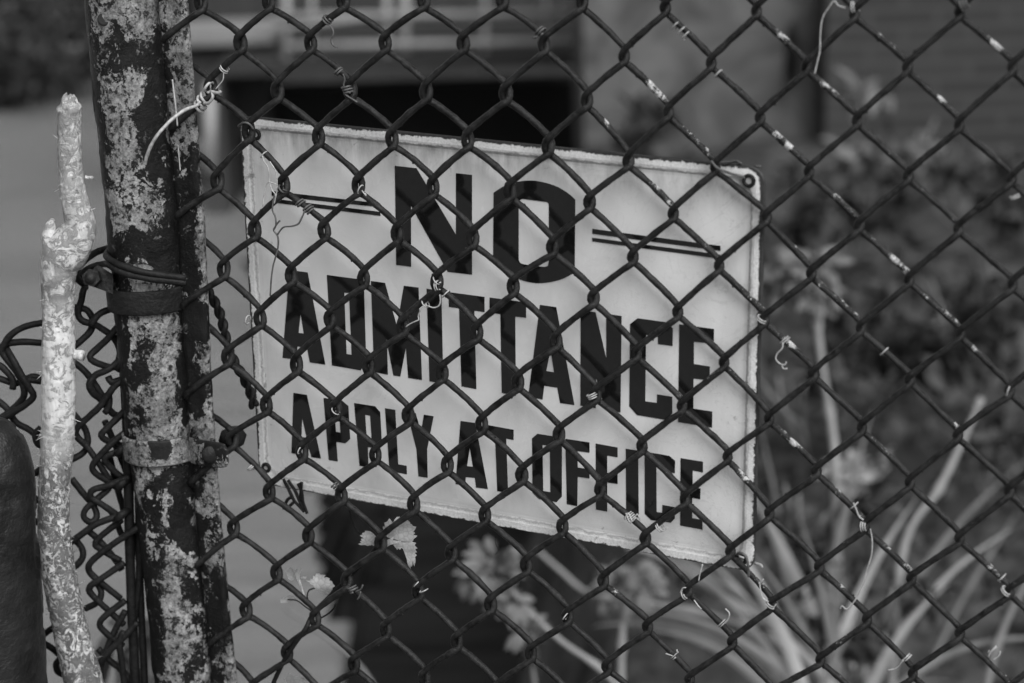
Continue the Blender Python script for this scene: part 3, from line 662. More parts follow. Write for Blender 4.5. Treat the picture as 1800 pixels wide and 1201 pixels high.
APP = [[[(516.3, 690.6), (539.5, 694.1), (564.4, 806), (548, 803.5), (544, 790.2), (528.6, 787.7), (527.5, 799.3), (512.7, 796.1)], [(531.3, 733.8), (539.5, 769.7), (530.2, 768.2)]],
       [[(569.1, 699.4), (601, 704), (612.6, 713.8), (615.7, 771.8), (607.7, 779.2), (591.3, 776.7), (594, 811.3), (578.2, 808.4)], [(588, 721), (596.4, 722), (598.9, 760.6), (590.8, 759.2)]],
       [[(622.9, 708.5), (659.4, 714.2), (668.5, 724.8), (671.5, 780.3), (662.6, 788.7), (646.8, 785.6), (647.8, 821), (632.4, 818.7)], [(642.1, 729), (651, 730.7), (653.5, 770.4), (644.7, 769.1)]],
       [[(677, 717.6), (694.9, 720.5), (700.2, 816.2), (715, 818.9), (715.4, 833.5), (685.2, 828.2)]],
       [[(715.8, 723.9), (730.6, 726), (740.3, 759.2), (745.6, 729), (762.5, 731.7), (750.9, 789.8), (751.9, 839.8), (735.9, 837.3), (732.3, 788.7)]],
       [[(810, 740), (835.6, 743.6), (857.8, 859.7), (837.2, 856.7), (835, 840), (818.9, 838.6), (817.8, 853.6), (801.1, 850.8)], [(826.1, 786.7), (831.7, 820.6), (821.1, 819.4)]],
       [[(857.2, 747.2), (903, 755.6), (903, 773.3), (890, 770.8), (893.3, 866.7), (874.4, 863), (870.6, 767.8), (857.2, 765.3)]],
       [[(944.7, 762.5), (973.9, 767.2), (987.8, 779.7), (987.8, 872.8), (978.6, 882.5), (947.5, 876.9), (936.4, 865.8), (935.6, 770.6)], [(953.9, 781.7), (966.9, 783.9), (967.8, 865.3), (955, 863)]],
       [[(994.2, 771.4), (1036.4, 777.8), (1036.4, 795.6), (1015.6, 792.8), (1015.6, 821.9), (1036.4, 825), (1036.4, 840.8), (1015.6, 838), (1015, 889.4), (996.7, 886.1)]],
       [[(1047.5, 779.7), (1085.8, 786.7), (1085.8, 803.9), (1067.5, 800.6), (1067.5, 831), (1085.8, 833.9), (1085.8, 850.6), (1067.5, 847.8), (1067.5, 899.2), (1048, 895.6)]],
       [[(1100.3, 788.9), (1121.9, 792.2), (1123, 909.7), (1101.1, 905.6)]],
       [[(1143.3, 795.6), (1176.7, 801.4), (1186.9, 810.3), (1186.4, 831.7), (1165, 827.8), (1165, 819), (1153.9, 817), (1154.4, 900), (1164.2, 901.4), (1164.7, 887.5), (1186.4, 891.7), (1186.4, 911.7), (1179.4, 918.6), (1144.7, 913.9), (1133.6, 902.8), (1133.6, 801.9)]],
       [[(1196.7, 805.3), (1235.8, 811.7), (1235.8, 830.3), (1217.8, 826.9), (1217.8, 856), (1231.7, 858.9), (1231, 877.5), (1216.9, 874.7), (1216.9, 911), (1235, 913.9), (1235, 931), (1196, 923.6)]]]
for words in (NO, ADM, APP):
    b = MB()
    for lp in words: poly(b, lp)
    sbuild(b, "lettering", black)
for q in ([(478, 335.8), (668.5, 357.5), (668.8, 364.2), (478, 344)], [(478, 349), (668.7, 372.5), (669, 379.5), (478, 355.6)],
          [(1041.6, 402.3), (1266.7, 432.3), (1266.7, 440.9), (1041.6, 410.9)], [(1041.2, 417.9), (1266.4, 447.5), (1266.2, 454.9), (1041.2, 424.3)]):
    b = MB(); poly(b, [q]); sbuild(b, "ruled_line", black)
def torus(b, c, ax, ay, R_, r_, n1_=20, n2_=8):
    az = ax.cross(ay).normalized(); vs = []; fs = []
    for i in range(n1_):
        t = 2 * math.pi * i / n1_; d = ax * math.cos(t) + ay * math.sin(t)
        for j in range(n2_):
            u = 2 * math.pi * j / n2_; vs.append(c + d * (R_ + r_ * math.cos(u)) + az * (r_ * math.sin(u)))
    for i in range(n1_):
        for j in range(n2_):
            fs.append((i * n2_ + j, ((i + 1) % n1_) * n2_ + j, ((i + 1) % n1_) * n2_ + (j + 1) % n2_, i * n2_ + (j + 1) % n2_))
    b.add(vs, fs)
EX, EZ, EY = Vector((1, 0, 0)), Vector((0, 0, 1)), Vector((0, 1, 0))
for (px, py, ro) in ((1318, 317, .0042), (470, 821, .0036), (1304.5, 981, .0042), (452, 236, .0038)):
    c = S(px, py); b = MB(); torus(b, c + EY * -.0022, EX, EZ, ro, .0017)
    g = sbuild(b, "grommet", MAT['band'], True)
    b = MB(); vs = [c + EX * (ro * .75 * math.cos(t * .5236)) + EZ * (ro * .75 * math.sin(t * .5236)) + EY * -.0025 for t in range(12)]
    b.add(vs, [tuple(range(12))[::-1]])
    o = sbuild(b, "grommet_hole", pale_m if px < 600 else grey_m); o.parent = g; o.matrix_parent_inverse = Matrix()

# ------------------------------------------------------------------ rusty fence post, tension bar and its bands
def lerp_path(tbl, y): 
    ys_ = [t[0] for t in tbl]; return [interp(ys_, [t[i] for t in tbl], y) for i in range(1, len(tbl[0]))]
PT = [(-260, 127, 268), (33, 152, 290.5), (390, 187, 321), (700, 215, 340), (900, 240, 353), (1100, 262, 374), (1400, 292, 405)]
def pipe_c(y):
    l_, r_ = lerp_path(PT, y); m_ = (l_ + r_) / 2
    f = FP.hit(m_, y, -.004); z = (f - CAM).dot(fwd); return f, (r_ - l_) / 2 / FPX * z * .985
fo, _ = pipe_c(600)
post = thing("fence_post", Vector((pipe_c(1350)[0].x, pipe_c(1350)[0].y, 0)), 'round iron fence post with dark paint flaking off in patches', 'fence post')
def pipe_mesh(rows, nn, fn):
    b = MB(); vs = []
    for i, y in enumerate(rows):
        c, r_ = fn(y)
        for j in range(nn):
            t = 2 * math.pi * j / nn; vs.append((c, r_, t))
    return vs
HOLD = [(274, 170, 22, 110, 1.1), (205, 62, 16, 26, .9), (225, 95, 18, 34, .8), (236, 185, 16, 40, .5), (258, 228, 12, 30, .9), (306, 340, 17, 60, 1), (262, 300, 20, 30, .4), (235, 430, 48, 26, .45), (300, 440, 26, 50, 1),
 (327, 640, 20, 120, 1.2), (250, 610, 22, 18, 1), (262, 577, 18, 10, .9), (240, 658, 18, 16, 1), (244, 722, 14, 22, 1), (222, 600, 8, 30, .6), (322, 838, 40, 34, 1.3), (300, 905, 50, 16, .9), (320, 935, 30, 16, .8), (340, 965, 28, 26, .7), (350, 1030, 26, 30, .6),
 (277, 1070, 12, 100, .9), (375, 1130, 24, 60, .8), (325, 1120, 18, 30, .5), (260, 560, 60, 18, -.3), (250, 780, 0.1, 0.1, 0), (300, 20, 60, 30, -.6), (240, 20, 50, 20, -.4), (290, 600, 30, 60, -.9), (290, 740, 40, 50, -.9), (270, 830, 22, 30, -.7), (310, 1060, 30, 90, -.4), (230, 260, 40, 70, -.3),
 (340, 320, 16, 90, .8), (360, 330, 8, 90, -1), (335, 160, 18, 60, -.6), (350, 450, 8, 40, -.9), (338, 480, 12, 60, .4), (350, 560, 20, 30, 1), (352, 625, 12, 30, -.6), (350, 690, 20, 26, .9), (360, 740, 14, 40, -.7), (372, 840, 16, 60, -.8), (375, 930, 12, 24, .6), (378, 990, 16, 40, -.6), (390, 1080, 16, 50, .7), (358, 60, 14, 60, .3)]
def hold_and_shade(p):
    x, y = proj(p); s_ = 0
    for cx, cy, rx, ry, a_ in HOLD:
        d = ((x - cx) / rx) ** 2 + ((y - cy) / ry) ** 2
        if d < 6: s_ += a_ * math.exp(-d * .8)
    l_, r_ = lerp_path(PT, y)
    s_ += .8 * math.exp(-((x - l_) / 9) ** 2)  # shade along the left edge of the pipe, put into the paint mask
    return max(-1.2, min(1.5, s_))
rows = [-260 + i * 6 for i in range(277)]
cen = [pipe_c(y) for y in rows]
axis = (cen[-1][0] - cen[0][0]).normalized()
while cen[-1][0].z > 0.03: cen.append((cen[-1][0] + axis * .02, cen[-1][1]))
NN = 96; b = MB(); vs = []; 
u0 = axis.cross(Vector((0, 1, 0))).normalized(); v0 = axis.cross(u0).normalized()
for c, r_ in cen:
    for j in range(NN):
        t = 2 * math.pi * j / NN; d = u0 * math.cos(t) + v0 * math.sin(t); p = c + d * r_
        k = noise.noise(p * 24) * .0010 + noise.noise(p * 90) * .0006
        f2 = noise.noise(Vector((p.x * 38, p.y * 38, p.z * 24)) + Vector((5, 5, 5))); k += .0007 if f2 > .08 else 0
        vs.append(p + d * k)
b.add(vs, [(i * NN + j, i * NN + (j + 1) % NN, (i + 1) * NN + (j + 1) % NN, (i + 1) * NN + j) for i in range(len(cen) - 1) for j in range(NN)] + [tuple(range(NN))], [hold_and_shade(p) for p in vs])
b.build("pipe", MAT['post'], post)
b = MB(); c, r_ = pipe_c(34); q = at(183, 34, (c - CAM).dot(fwd) - r_ * .93); torus(b, q, right, down, .0045, .0016); 
vs = [q + right * (.0045 * math.cos(t * .5236)) + down * (.0045 * math.sin(t * .5236)) - fwd * .001 for t in range(12)]; b.add(vs, [tuple(range(12))]); b.build("drill_hole", dstone_shade, post)
BT = [(-260, 262, 306), (33, 288, 334), (390, 318, 361), (700, 336, 375), (900, 350, 389), (1100, 370, 408), (1400, 400, 440)]
b = MB(); vs = []; rows = [-260 + i * 8 for i in range(208)]; tk = .0075
ring = []
for y in rows:
    l_, r_ = lerp_path(BT, y); A = FP.hit(l_ - 4, y, .0005); B = FP.hit(r_ - 3, y, .0005); ring.append((A, B))
st_ = (ring[-1][0] - ring[-40][0]) / 39
while ring[-1][0].z > .05: ring.append((ring[-1][0] + st_, ring[-1][1] + st_))
for A, B in ring:
    e = (B - A).normalized(); prof = []
    for k in range(7): prof.append((A.lerp(B, .06 + .88 * k / 6), tk / 2))
    prof += [(B, tk * .3), (B, -tk * .3)]
    for k in range(6, -1, -3): prof.append((A.lerp(B, .06 + .88 * k / 6), -tk / 2))
    prof += [(A, -tk * .3), (A, tk * .3)]
    for p, o_ in prof:
        kk = noise.noise(p * 60) * .0010 + (.0008 if noise.noise(p * 30 + Vector((3, 1, 0))) > .1 else 0); vs.append(p - FP.n * (o_ + (kk if o_ > 0 else 0)) + e * noise.noise(p * 80) * .0007)
m_ = 14
b.add(vs, [(i * m_ + j, i * m_ + (j + 1) % m_, (i + 1) * m_ + (j + 1) % m_, (i + 1) * m_ + j) for i in range(len(ring) - 1) for j in range(m_)] + [tuple(range(m_)), tuple((len(ring) - 1) * m_ + j for j in range(m_ - 1, -1, -1))], [hold_and_shade(p) for p in vs])
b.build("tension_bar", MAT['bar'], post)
# bands
def hold2(p):
    x, y = proj(p); s_ = 0
    for cx, cy, rx, ry, a_ in [(268, 768, 14, 16, 1.5), (284, 784, 16, 18, 1.5), (276, 800, 8, 8, .9), (245, 762, 14, 8, .6), (378, 778, 26, 40, 1.7), (300, 758, 30, 10, 1.0), (325, 790, 22, 30, -1.2), (240, 788, 20, 20, -1.0), (318, 764, 6, 10, -1.5)]:
        s_ += a_ * math.exp(-(((x - cx) / rx) ** 2 + ((y - cy) / ry) ** 2) * .8)
    return s_
def band(yc, hpx, gap, a0, a1, tail, mat, nm, tilt=0.0):
    c, r_ = pipe_c(yc); z = (c - CAM).dot(fwd); h = hpx / FPX * z
    fr = (CAM - c); fr = (fr - axis * fr.dot(axis)).normalized(); sd_ = axis.cross(fr).normalized()
    if sd_.dot(right) < 0: sd_ = -sd_
    path = []
    for i in range(41):
        t = R(a0 + (a1 - a0) * i / 40)              # 0 = facing the lens, + to the right
        path.append((c + (fr * math.cos(t) + sd_ * math.sin(t)) * (r_ + gap), (fr * math.cos(t) + sd_ * math.sin(t))))
    for (dx_, dy_) in tail: path.append((path[-1][0] + FP.ex * dx_ - FP.n * dy_, (fr - FP.n).normalized()))
    b = MB(); vs = []; m2 = len(path)
    for i, (p, nn) in enumerate(path):
        hh = h / 2
        if tail and i > m2 - 4: hh *= (.97, .86, .5)[i - (m2 - 3)]
        tt = .0026; dz = axis * (-tilt * (i / m2 - .5))
        for (a_, o_) in ((-1, 0), (-1, tt * .8), (-.9, tt), (-.5, tt), (0, tt), (.5, tt), (.9, tt), (1, tt * .8), (1, 0)):
            q = p - axis * (a_ * hh) + nn * (o_ + .0006 * noise.noise(p * 90 + axis * a_ * 3)) + dz; vs.append(q)
    fs = [(i * 9 + j, (i + 1) * 9 + j, (i + 1) * 9 + (j + 1) % 9, i * 9 + (j + 1) % 9) for i in range(m2 - 1) for j in range(9)] + [tuple(range(9)), tuple((m2 - 1) * 9 + j for j in range(8, -1, -1))]
    b.add(vs, fs, [hold2(p) for p in vs] if mat is MAT['bandl'] else None); return b.build(nm, mat, post), path, fr, sd_, h
o, path, fr, sd_, h = band(517, 42, .0035, -100, 82, [], MAT['band'], "brace_band")
# bolt lug on the left of the upper band
lug0 = path[0][0]; b = MB()
pA = at(203, 492, (lug0 - CAM).dot(fwd) - .004)
zl = (lug0 - CAM).dot(fwd) - .03
LP = [(166, 470), (172, 466), (198, 482), (199, 517), (160, 503), (163, 476)]
vs = [at(x, y, zl) for x, y in LP] + [at(x, y, zl + .012) for x, y in LP]; k_ = len(LP)
b.add(vs, [tuple(range(k_)), tuple(range(2 * k_ - 1, k_ - 1, -1))] + [(i, (i + 1) % k_, (i + 1) % k_ + k_, i + k_) for i in range(k_)], flat=True)
b.build("lug", MAT['band'], o)
b = MB(); cb = at(163, 489, zl - .004)
vs = []; 
for zz in (-.008, .008):
    for j in range(6): t = R(60 * j + 15); vs.append(cb + right * (.0085 * math.cos(t)) + down * (.0085 * math.sin(t)) + fwd * zz)
b.add(vs, [(0, 1, 2, 3, 4, 5), (11, 10, 9, 8, 7, 6)] + [(i, (i + 1) % 6, (i + 1) % 6 + 6, i + 6) for i in range(6)], flat=True)
b.tube([cb - fwd * .013, cb + fwd * .02], .005, 10); b.build("bolt", MAT['band'], o)
o, path, fr, sd_, h = band(778, 46, .0024, -98, 42, [(.006, .004), (.012, .003), (.012, .001), (.012, 0), (.0045, 0), (.003, 0)], MAT['bandl'], "brace_band")
b = MB(); pe = path[-4][0] + fr * .003
vs = []
for k in range(5):
    for j in range(18): t = 2 * math.pi * j / 18; vs.append(pe + (sd_ * math.cos(t) + axis * math.sin(t)) * (.0085 * math.cos(k * .38)) + fr * (.0035 * math.sin(k * .38)))
b.add(vs, [(k * 18 + j, k * 18 + (j + 1) % 18, (k + 1) * 18 + (j + 1) % 18, (k + 1) * 18 + j) for k in range(4) for j in range(18)] + [tuple(72 + j for j in range(18))])
b.build("bolt", MAT['band'], o)
b = MB(); qn = FP.hit(405, 772, -.008); b.tube([qn - FP.n * .004, qn + FP.n * .012], .011, 6); b.build("nut", MAT['band'], o)

# ------------------------------------------------------------------ torn leftover mesh on the left, its rod, and the wire taken round the post
def zl(y): return (pipe_c(min(max(y, -200), 1400))[0] - CAM).dot(fwd)
ZL = zl(700)
LW = [
 [(327, 489, -.045), (260, 480, -.048), (225, 471, -.045), (200, 461, -.036), (187, 449, -.012), (196, 436, .02), (178, 440, .03), (160, 449, .02), (145, 462, .0), (133, 478, -.005), (136, 490, 0), (150, 502, .01)],
 [(327, 497, -.045), (262, 490, -.048), (213, 478, -.043), (192, 466, -.03), (184, 464, .0), (160, 470, .02), (143, 483, .02), (146, 492, .02), (158, 496, .02)],
 [(150, 505, .01), (146, 512, 0), (143, 528, 0), (137, 545, 0), (139, 558, 0), (148, 566, 0), (162, 569, 0), (176, 576, .005), (206, 597, .01), (214, 606, .02)],
 [(120, 540, 0), (148, 543, .006), (159, 553, .006), (163, 566, .008), (160, 580, .006), (150, 592, .004), (134, 606, 0), (112, 622, 0)],
 [(212, 538, .01), (195, 543, .005), (176, 551, 0), (166, 562, -.004), (160, 572, -.004)],
 [(216, 566, .01), (206, 576, 0), (188, 597, 0), (167, 616, 0), (158, 627, -.003), (166, 636, -.002), (195, 646, .006), (214, 640, .01)],
 [(216, 628, .01), (192, 649, 0), (169, 659, 0), (157, 675, -.003), (163, 690, 0), (176, 702, .005), (200, 728, .01), (215, 730, .02)],
 [(128, 636, .004), (139, 644, .004), (157, 662, .006), (176, 690, .008), (190, 712, .01)],
 [(197, 590, .012), (207, 606, .012), (211, 622, .01), (207, 640, .01), (214, 652, .02)],
 [(222, 664, 0), (200, 681, -.004), (176, 714, -.004), (158, 731, -.004), (136, 752, -.004), (134, 766, -.003), (152, 784, 0), (172, 812, 0), (192, 844, .004)],
 [(130, 728, .004), (150, 756, .008), (154, 780, .008), (146, 796, .006), (126, 808, .002), (110, 818, 0)],
 [(220, 722, 0), (184, 757, -.004), (178, 766, -.004), (190, 776, 0), (214, 784, .006)],
 [(220, 760, 0), (192, 784, -.004), (164, 816, -.004), (168, 832, -.002), (190, 846, .003), (212, 862, .008)],
 [(220, 792, 0), (190, 800, -.003), (184, 808, -.003), (192, 820, 0), (214, 840, .005)],
 [(228, 838, -.002), (192, 853, -.004), (164, 861, -.004), (160, 874, -.003), (184, 890, 0), (210, 908, .006)],
 [(192, 846, .004), (190, 860, .002), (172, 876, 0), (150, 896, -.002), (148, 910, -.002), (160, 918, 0), (170, 908, .004), (164, 888, .006), (150, 872, .006), (126, 842, .004)],
 [(214, 906, 0), (172, 920, -.002), (140, 942, -.003), (118, 958, -.003)],
 [(243, 928, -.006), (200, 956, -.006), (162, 986, -.004), (156, 1002, -.002), (172, 1020, 0), (212, 1052, .006)],
 [(152, 930, .004), (176, 952, .006), (200, 980, .008), (214, 1002, .008)],
 [(214, 914, .004), (176, 944, .003), (168, 958, .003), (184, 970, .005), (212, 986, .008)],
 [(218, 990, 0), (180, 1016, -.003), (158, 1032, -.003), (162, 1046, -.002), (192, 1074, .002), (218, 1098, .006)],
 [(130, 946, .006), (144, 964, .006), (145, 980, .005), (134, 994, .004), (120, 1004, .004)],
 [(220, 1056, 0), (186, 1082, -.003), (175, 1098, -.003), (188, 1114, 0), (216, 1136, .004)],
 [(220, 1074, .004), (200, 1112, .002), (184, 1150, 0), (176, 1175, 0), (180, 1215, 0)],
 [(242, 1094, -.004), (216, 1122, -.006), (184, 1154, -.006), (160, 1190, -.004), (150, 1230, 0)],
 [(172, 1140, .006), (192, 1160, .006), (218, 1182, .008), (230, 1200, .01)],
 [(150, 1070, .006), (172, 1058, .004), (178, 1040, .004), (168, 1020, .006)],
 [(192, 800, .02), (204, 850, .022), (218, 900, .024)], [(196, 900, .02), (214, 940, .022)], [(184, 740, .02), (206, 790, .024), (222, 830, .024)],
 [(190, 690, .0), (192, 702, .0), (191, 716, .0), (184, 726, .0)], [(190, 662, .004), (196, 672, .002), (212, 668, .004)],
 [(240, 920, .01), (244, 990, .008), (243, 1040, .006), (236, 1090, .006)], [(218, 1110, -.004), (210, 1130, -.006), (214, 1165, -.004), (220, 1220, 0)],
 # left of the stick
 [(90, 566, .004), (72, 568, 0), (42, 575, 0), (20, 588, 0), (8, 604, 0), (3, 618, 0), (14, 634, 0), (30, 655, -.002), (41, 678, -.003), (42, 696, -.002), (28, 714, 0), (4, 733, 0), (-20, 745, 0)],
 [(92, 606, .006), (72, 603, .004), (42, 601, .002), (14, 604, .004), (0, 612, .006), (-14, 622, .006)],
 [(11, 612, .006), (24, 634, -.006), (38, 660, -.008), (52, 682, -.008), (59, 697, -.008), (44, 712, -.008), (10, 733, -.006), (-18, 748, -.004)],
 [(-14, 638, .0), (2, 644, 0), (14, 656, 0), (23, 669, 0), (22, 684, 0)],
 [(-16, 660, .004), (6, 668, .004), (28, 674, .006), (50, 668, .008), (72, 670, .01), (90, 664, .01)],
 [(40, 668, .01), (60, 662, .01), (74, 668, .012)],
 [(-10, 700, .008), (12, 718, .006), (28, 742, .004), (52, 756, .004), (70, 772, .006)],
 [(72, 752, .002), (62, 764, 0), (66, 780, 0), (78, 788, .004)],
 [(86, 812, 0), (70, 826, 0), (48, 844, 0), (28, 860, 0)], [(52, 872, .004), (68, 880, .004), (80, 884, .006)],
 [(70, 1122, 0), (84, 1110, 0), (100, 1100, 0)], [(76, 1130, .004), (92, 1140, .004), (106, 1152, .006)], [(108, 1158, 0), (99, 1166, -.002), (101, 1180, 0), (112, 1186, .002)],
 [(60, 915, .02), (78, 925, .02)], [(60, 1020, .01), (90, 1000, .01)],
]
lroot = thing("torn_chain_link", at(170, 1200, ZL), 'crumpled torn end of old chain link bunched left of the flaking post', 'fence')
for P_ in LW:
    pts = spline([at(x, y, zl(y) + d_) for x, y, d_ in P_], .0025)
    b = MB(); b.tube(pts, .0033, 9, True, .10, None, 170); b.build("wire", MAT['left'], lroot)
b = MB(); pts = spline([at(x, y, zl(y) + .004) for x, y in ((214, 560), (218, 640), (223, 740), (226, 860), (229, 990), (233, 1100), (239, 1220), (250, 1420))], .02)
b.tube(pts, .0048, 10, True, .08, None, 60); b.tube([p + right * .0085 + fwd * .004 for p in pts[5:]], .0036, 8, True, .1, None, 60)
for y in (640, 790, 850, 905): b.tube([at(205, y + 10, zl(y) - .004), at(214, y, zl(y) - .006), at(226, y - 8, zl(y))], .004, 8)
b.build("rod", MAT['left'], lroot)

# ------------------------------------------------------------------ peeled stick
ST = [(123, 170, 15), (122, 182, 36), (122, 200, 41), (122, 240, 43), (124, 290, 43), (129, 340, 45), (135, 370, 50), (141, 394, 54), (134, 416, 66), (116, 444, 76), (104, 470, 66), (102, 520, 57), (103, 600, 57), (103, 700, 58), (100, 790, 58), (95, 860, 56), (95, 930, 56), (104, 1010, 58), (118, 1080, 60), (134, 1150, 63), (150, 1210, 66), (172, 1300, 70), (195, 1400, 74)]
ZS = ZL - .035; zs = lambda y: zl(y) - .035
sp_ = spline([Vector((x, y, w_)) for x, y, w_ in ST], 3.0)
b = MB(); pts = []; rad = []
for q in sp_:
    z = zl(q.y) - .035; pts.append(at(q.x, q.y, z)); rad.append(q.z / 2 / FPX * z)
e = pts[-1]; k = 1
while pts[-1].z > .01: pts.append(pts[-1] + Vector((.0006, .0006, -.01))); rad.append(rad[-1])
stick = thing("peeled_stick", Vector((pts[-1].x, pts[-1].y, 0)), 'pale peeled crooked branch standing upright at the left', 'branch')
a = Mt("peeled_bark", rough=.75)
sp = a.n('ShaderNodeSeparateXYZ'); a.l(a.coord(), sp.inputs[0]); hz = sp.outputs[2]
fib = a.noise(120, 8, .75, 1.6, (1, 1, .8)); mk = a.noise(85, 8, .75, .8, (1, 1, 1.15)); bg_ = a.noise(13, 4, .6)
lines = a.noise(200, 5, .6, 0, (1.2, 1.2, .12))
low = a.ramp(hz, 1.00, 1.06, 1, 0)                               # below here the bark hangs on in scraped tatters
tat = a.ramp(a.math('ADD', fib, a.math('MULTIPLY', bg_, .35)), .655, .70)
mk1 = a.math('MULTIPLY', a.ramp(a.math('ADD', mk, a.math('MULTIPLY', bg_, .25)), .645, .69), a.ramp(bg_, .35, .6, .5, 1))
top = a.ramp(hz, 1.215, 1.30); tmk = a.math('MULTIPLY', top, a.ramp(fib, .44, .54))
ba = a.math('MULTIPLY', a.ramp(hz, 1.155, 1.175), a.ramp(hz, 1.21, 1.19)); bamk = a.math('MULTIPLY', ba, a.ramp(mk, .42, .52))
bark = a.math('MAXIMUM', a.math('MAXIMUM', a.math('MULTIPLY', mk1, .75), a.math('MULTIPLY', low, a.math('SUBTRACT', 1, tat))), a.math('MAXIMUM', a.math('MULTIPLY', tmk, .75), a.math('MULTIPLY', bamk, .85)))
wood = a.math('MULTIPLY', a.ramp(lines, .3, .7, .44, .66), a.ramp(a.noise(40, 4), .3, .7, .8, 1.1)); brk = a.ramp(mk, .3, .7, .05, .14)
a.set(a.mix(bark, wood, brk), None, a.math('ADD', a.math('MULTIPLY', bark, .6), a.math('MULTIPLY', fib, .5)), .0022, .7)
BARK = a.m
vs = []; NB = 40; fr = None
for i, p in enumerate(pts):
    t = (pts[min(i + 1, len(pts) - 1)] - pts[max(i - 1, 0)]).normalized()
    fr = t.cross(fwd).normalized(); v = t.cross(fr)
    for j in range(NB):
        th = 2 * math.pi * j / NB; d = fr * math.cos(th) + v * math.sin(th)
        q = p + d * rad[i]; r_ = rad[i] * (1 + .035 * noise.noise(q * 45) + .05 * noise.noise(q * 16)) + .0007 * noise.noise(q * 260)
        if i < 14: r_ *= 1 + .45 * noise.noise(q * 120)
        vs.append(p + d * r_ + (t * (.006 * noise.noise(d * 2.3)) if i < 6 else Vector()))
b.add(vs, [(i * NB + j, i * NB + (j + 1) % NB, (i + 1) * NB + (j + 1) % NB, (i + 1) * NB + j) for i in range(len(pts) - 1) for j in range(NB)] + [tuple(range(NB))[::-1]])
STB = [at(93, 386, zs(385) + .006), at(89, 396, zs(396) + .002), at(86, 412, zs(410)), at(88, 440, zs(435)), at(93, 472, zs(465) + .002), at(100, 510, zs(500) + .006)]
SRD = [interp([0, 2, 5, 12, 60], [.0022, .0048, .0066, .0080, .0085], i_) for i_ in range(len(spline(STB, .003)))]
# sawn stub of a side branch and a few knots, fused to the stem
b.tube(spline(STB, .003), SRD, 16, True, .12, None, 70)
BSTEM = b
for (x, y, r_, dx_) in ((136, 624, .0045, 12), (156, 312, .002, 9), (158, 400, .003, 4)):
    k_ = MB(); p = at(x - 6, y, zs(y) - .002); k_.tube(spline([p, p + right * .004 + down * .0005, at(x + dx_ - 3, y + 1, zs(y) - .004)], .001), [r_ * 1.1, r_ * 1.1, r_, r_ * .9, r_ * .7] if False else r_, 9, True, .3, None, 200); k_.build("knot", BARK, stick)
# hanging fibres of bark
k_ = BSTEM
for i in range(300):
    q = random.choice(sp_[:len(sp_) - 40]) if i < 120 else random.choice(sp_[200:]) ; z = zs(q.y); th = random.uniform(-1.5, 1.5)
    rr_ = q.z / 2; x = q.x + math.sin(th) * rr_; p = at(x, q.y, z - math.cos(th) * rr_ / FPX * z)
    dr = right * random.uniform(-1, 1) + down * random.uniform(-.8, .8) + right * math.sin(th) * .5; L = random.uniform(.002, .007)
    k_.tube([p, p + dr * L * .5 - fwd * .0007, p + dr * L - fwd * random.uniform(-.0004, .0012)], [.0005, .0004, .00015], 4)
k_.build("stem", BARK, stick)

# ------------------------------------------------------------------ dome topped iron post at the lower left corner
zb_ = ZL - .10
prof = [(735, 3), (737, 22), (742, 42), (752, 60), (768, 76), (790, 88), (820, 97), (860, 103), (900, 106), (1000, 110), (1100, 114), (1210, 118), (1420, 124)]
cxs = lambda y: interp([735, 900, 1210, 1420], [-38, -42, -32, -22], y)
bol = thing("iron_bollard", at(-30, 1500, zb_), 'thick dark pitted iron post with a domed top in the lower left corner', 'bollard')
pp = spline([Vector((r_, y, 0)) for y, r_ in prof], 6.0); vs = []; NB = 64
for q in pp:
    c = at(cxs(q.y), q.y, zb_ + (zl(q.y) - ZL))
    for j in range(NB):
        th = 2 * math.pi * j / NB; d = X * math.cos(th) + Y * math.sin(th); p = c + d * (q.x / FPX * zb_)
        vs.append(p + d * (.0010 * noise.noise(p * 34) + .0012 * noise.noise(p * 11) + .0005 * noise.noise(p * 110) - (.0022 if noise.noise(p * 42 + Vector((4, 0, 0))) > .33 else 0)))
cn = at(cxs(1420), 1420, zb_ + (zl(1400) - ZL)); last = len(pp)
for zz in [cn.z * (1 - i / 6) for i in range(1, 7)]:
    for j in range(NB):
        th = 2 * math.pi * j / NB; d = X * math.cos(th) + Y * math.sin(th); vs.append(Vector((cn.x, cn.y, zz)) + d * (126 / FPX * zb_))
    last += 1
b = MB(); b.add(vs, [(i * NB + j, i * NB + (j + 1) % NB, (i + 1) * NB + (j + 1) % NB, (i + 1) * NB + j) for i in range(last - 1) for j in range(NB)] + [tuple(range(NB))])
b.build("body", MAT['boll'], bol)
b = MB(); c = cn; torus(b, Vector((c.x, c.y, .03)), X, Y, 130 / FPX * zb_, .012, 40, 10); b.build("collar", MAT['boll'], bol)

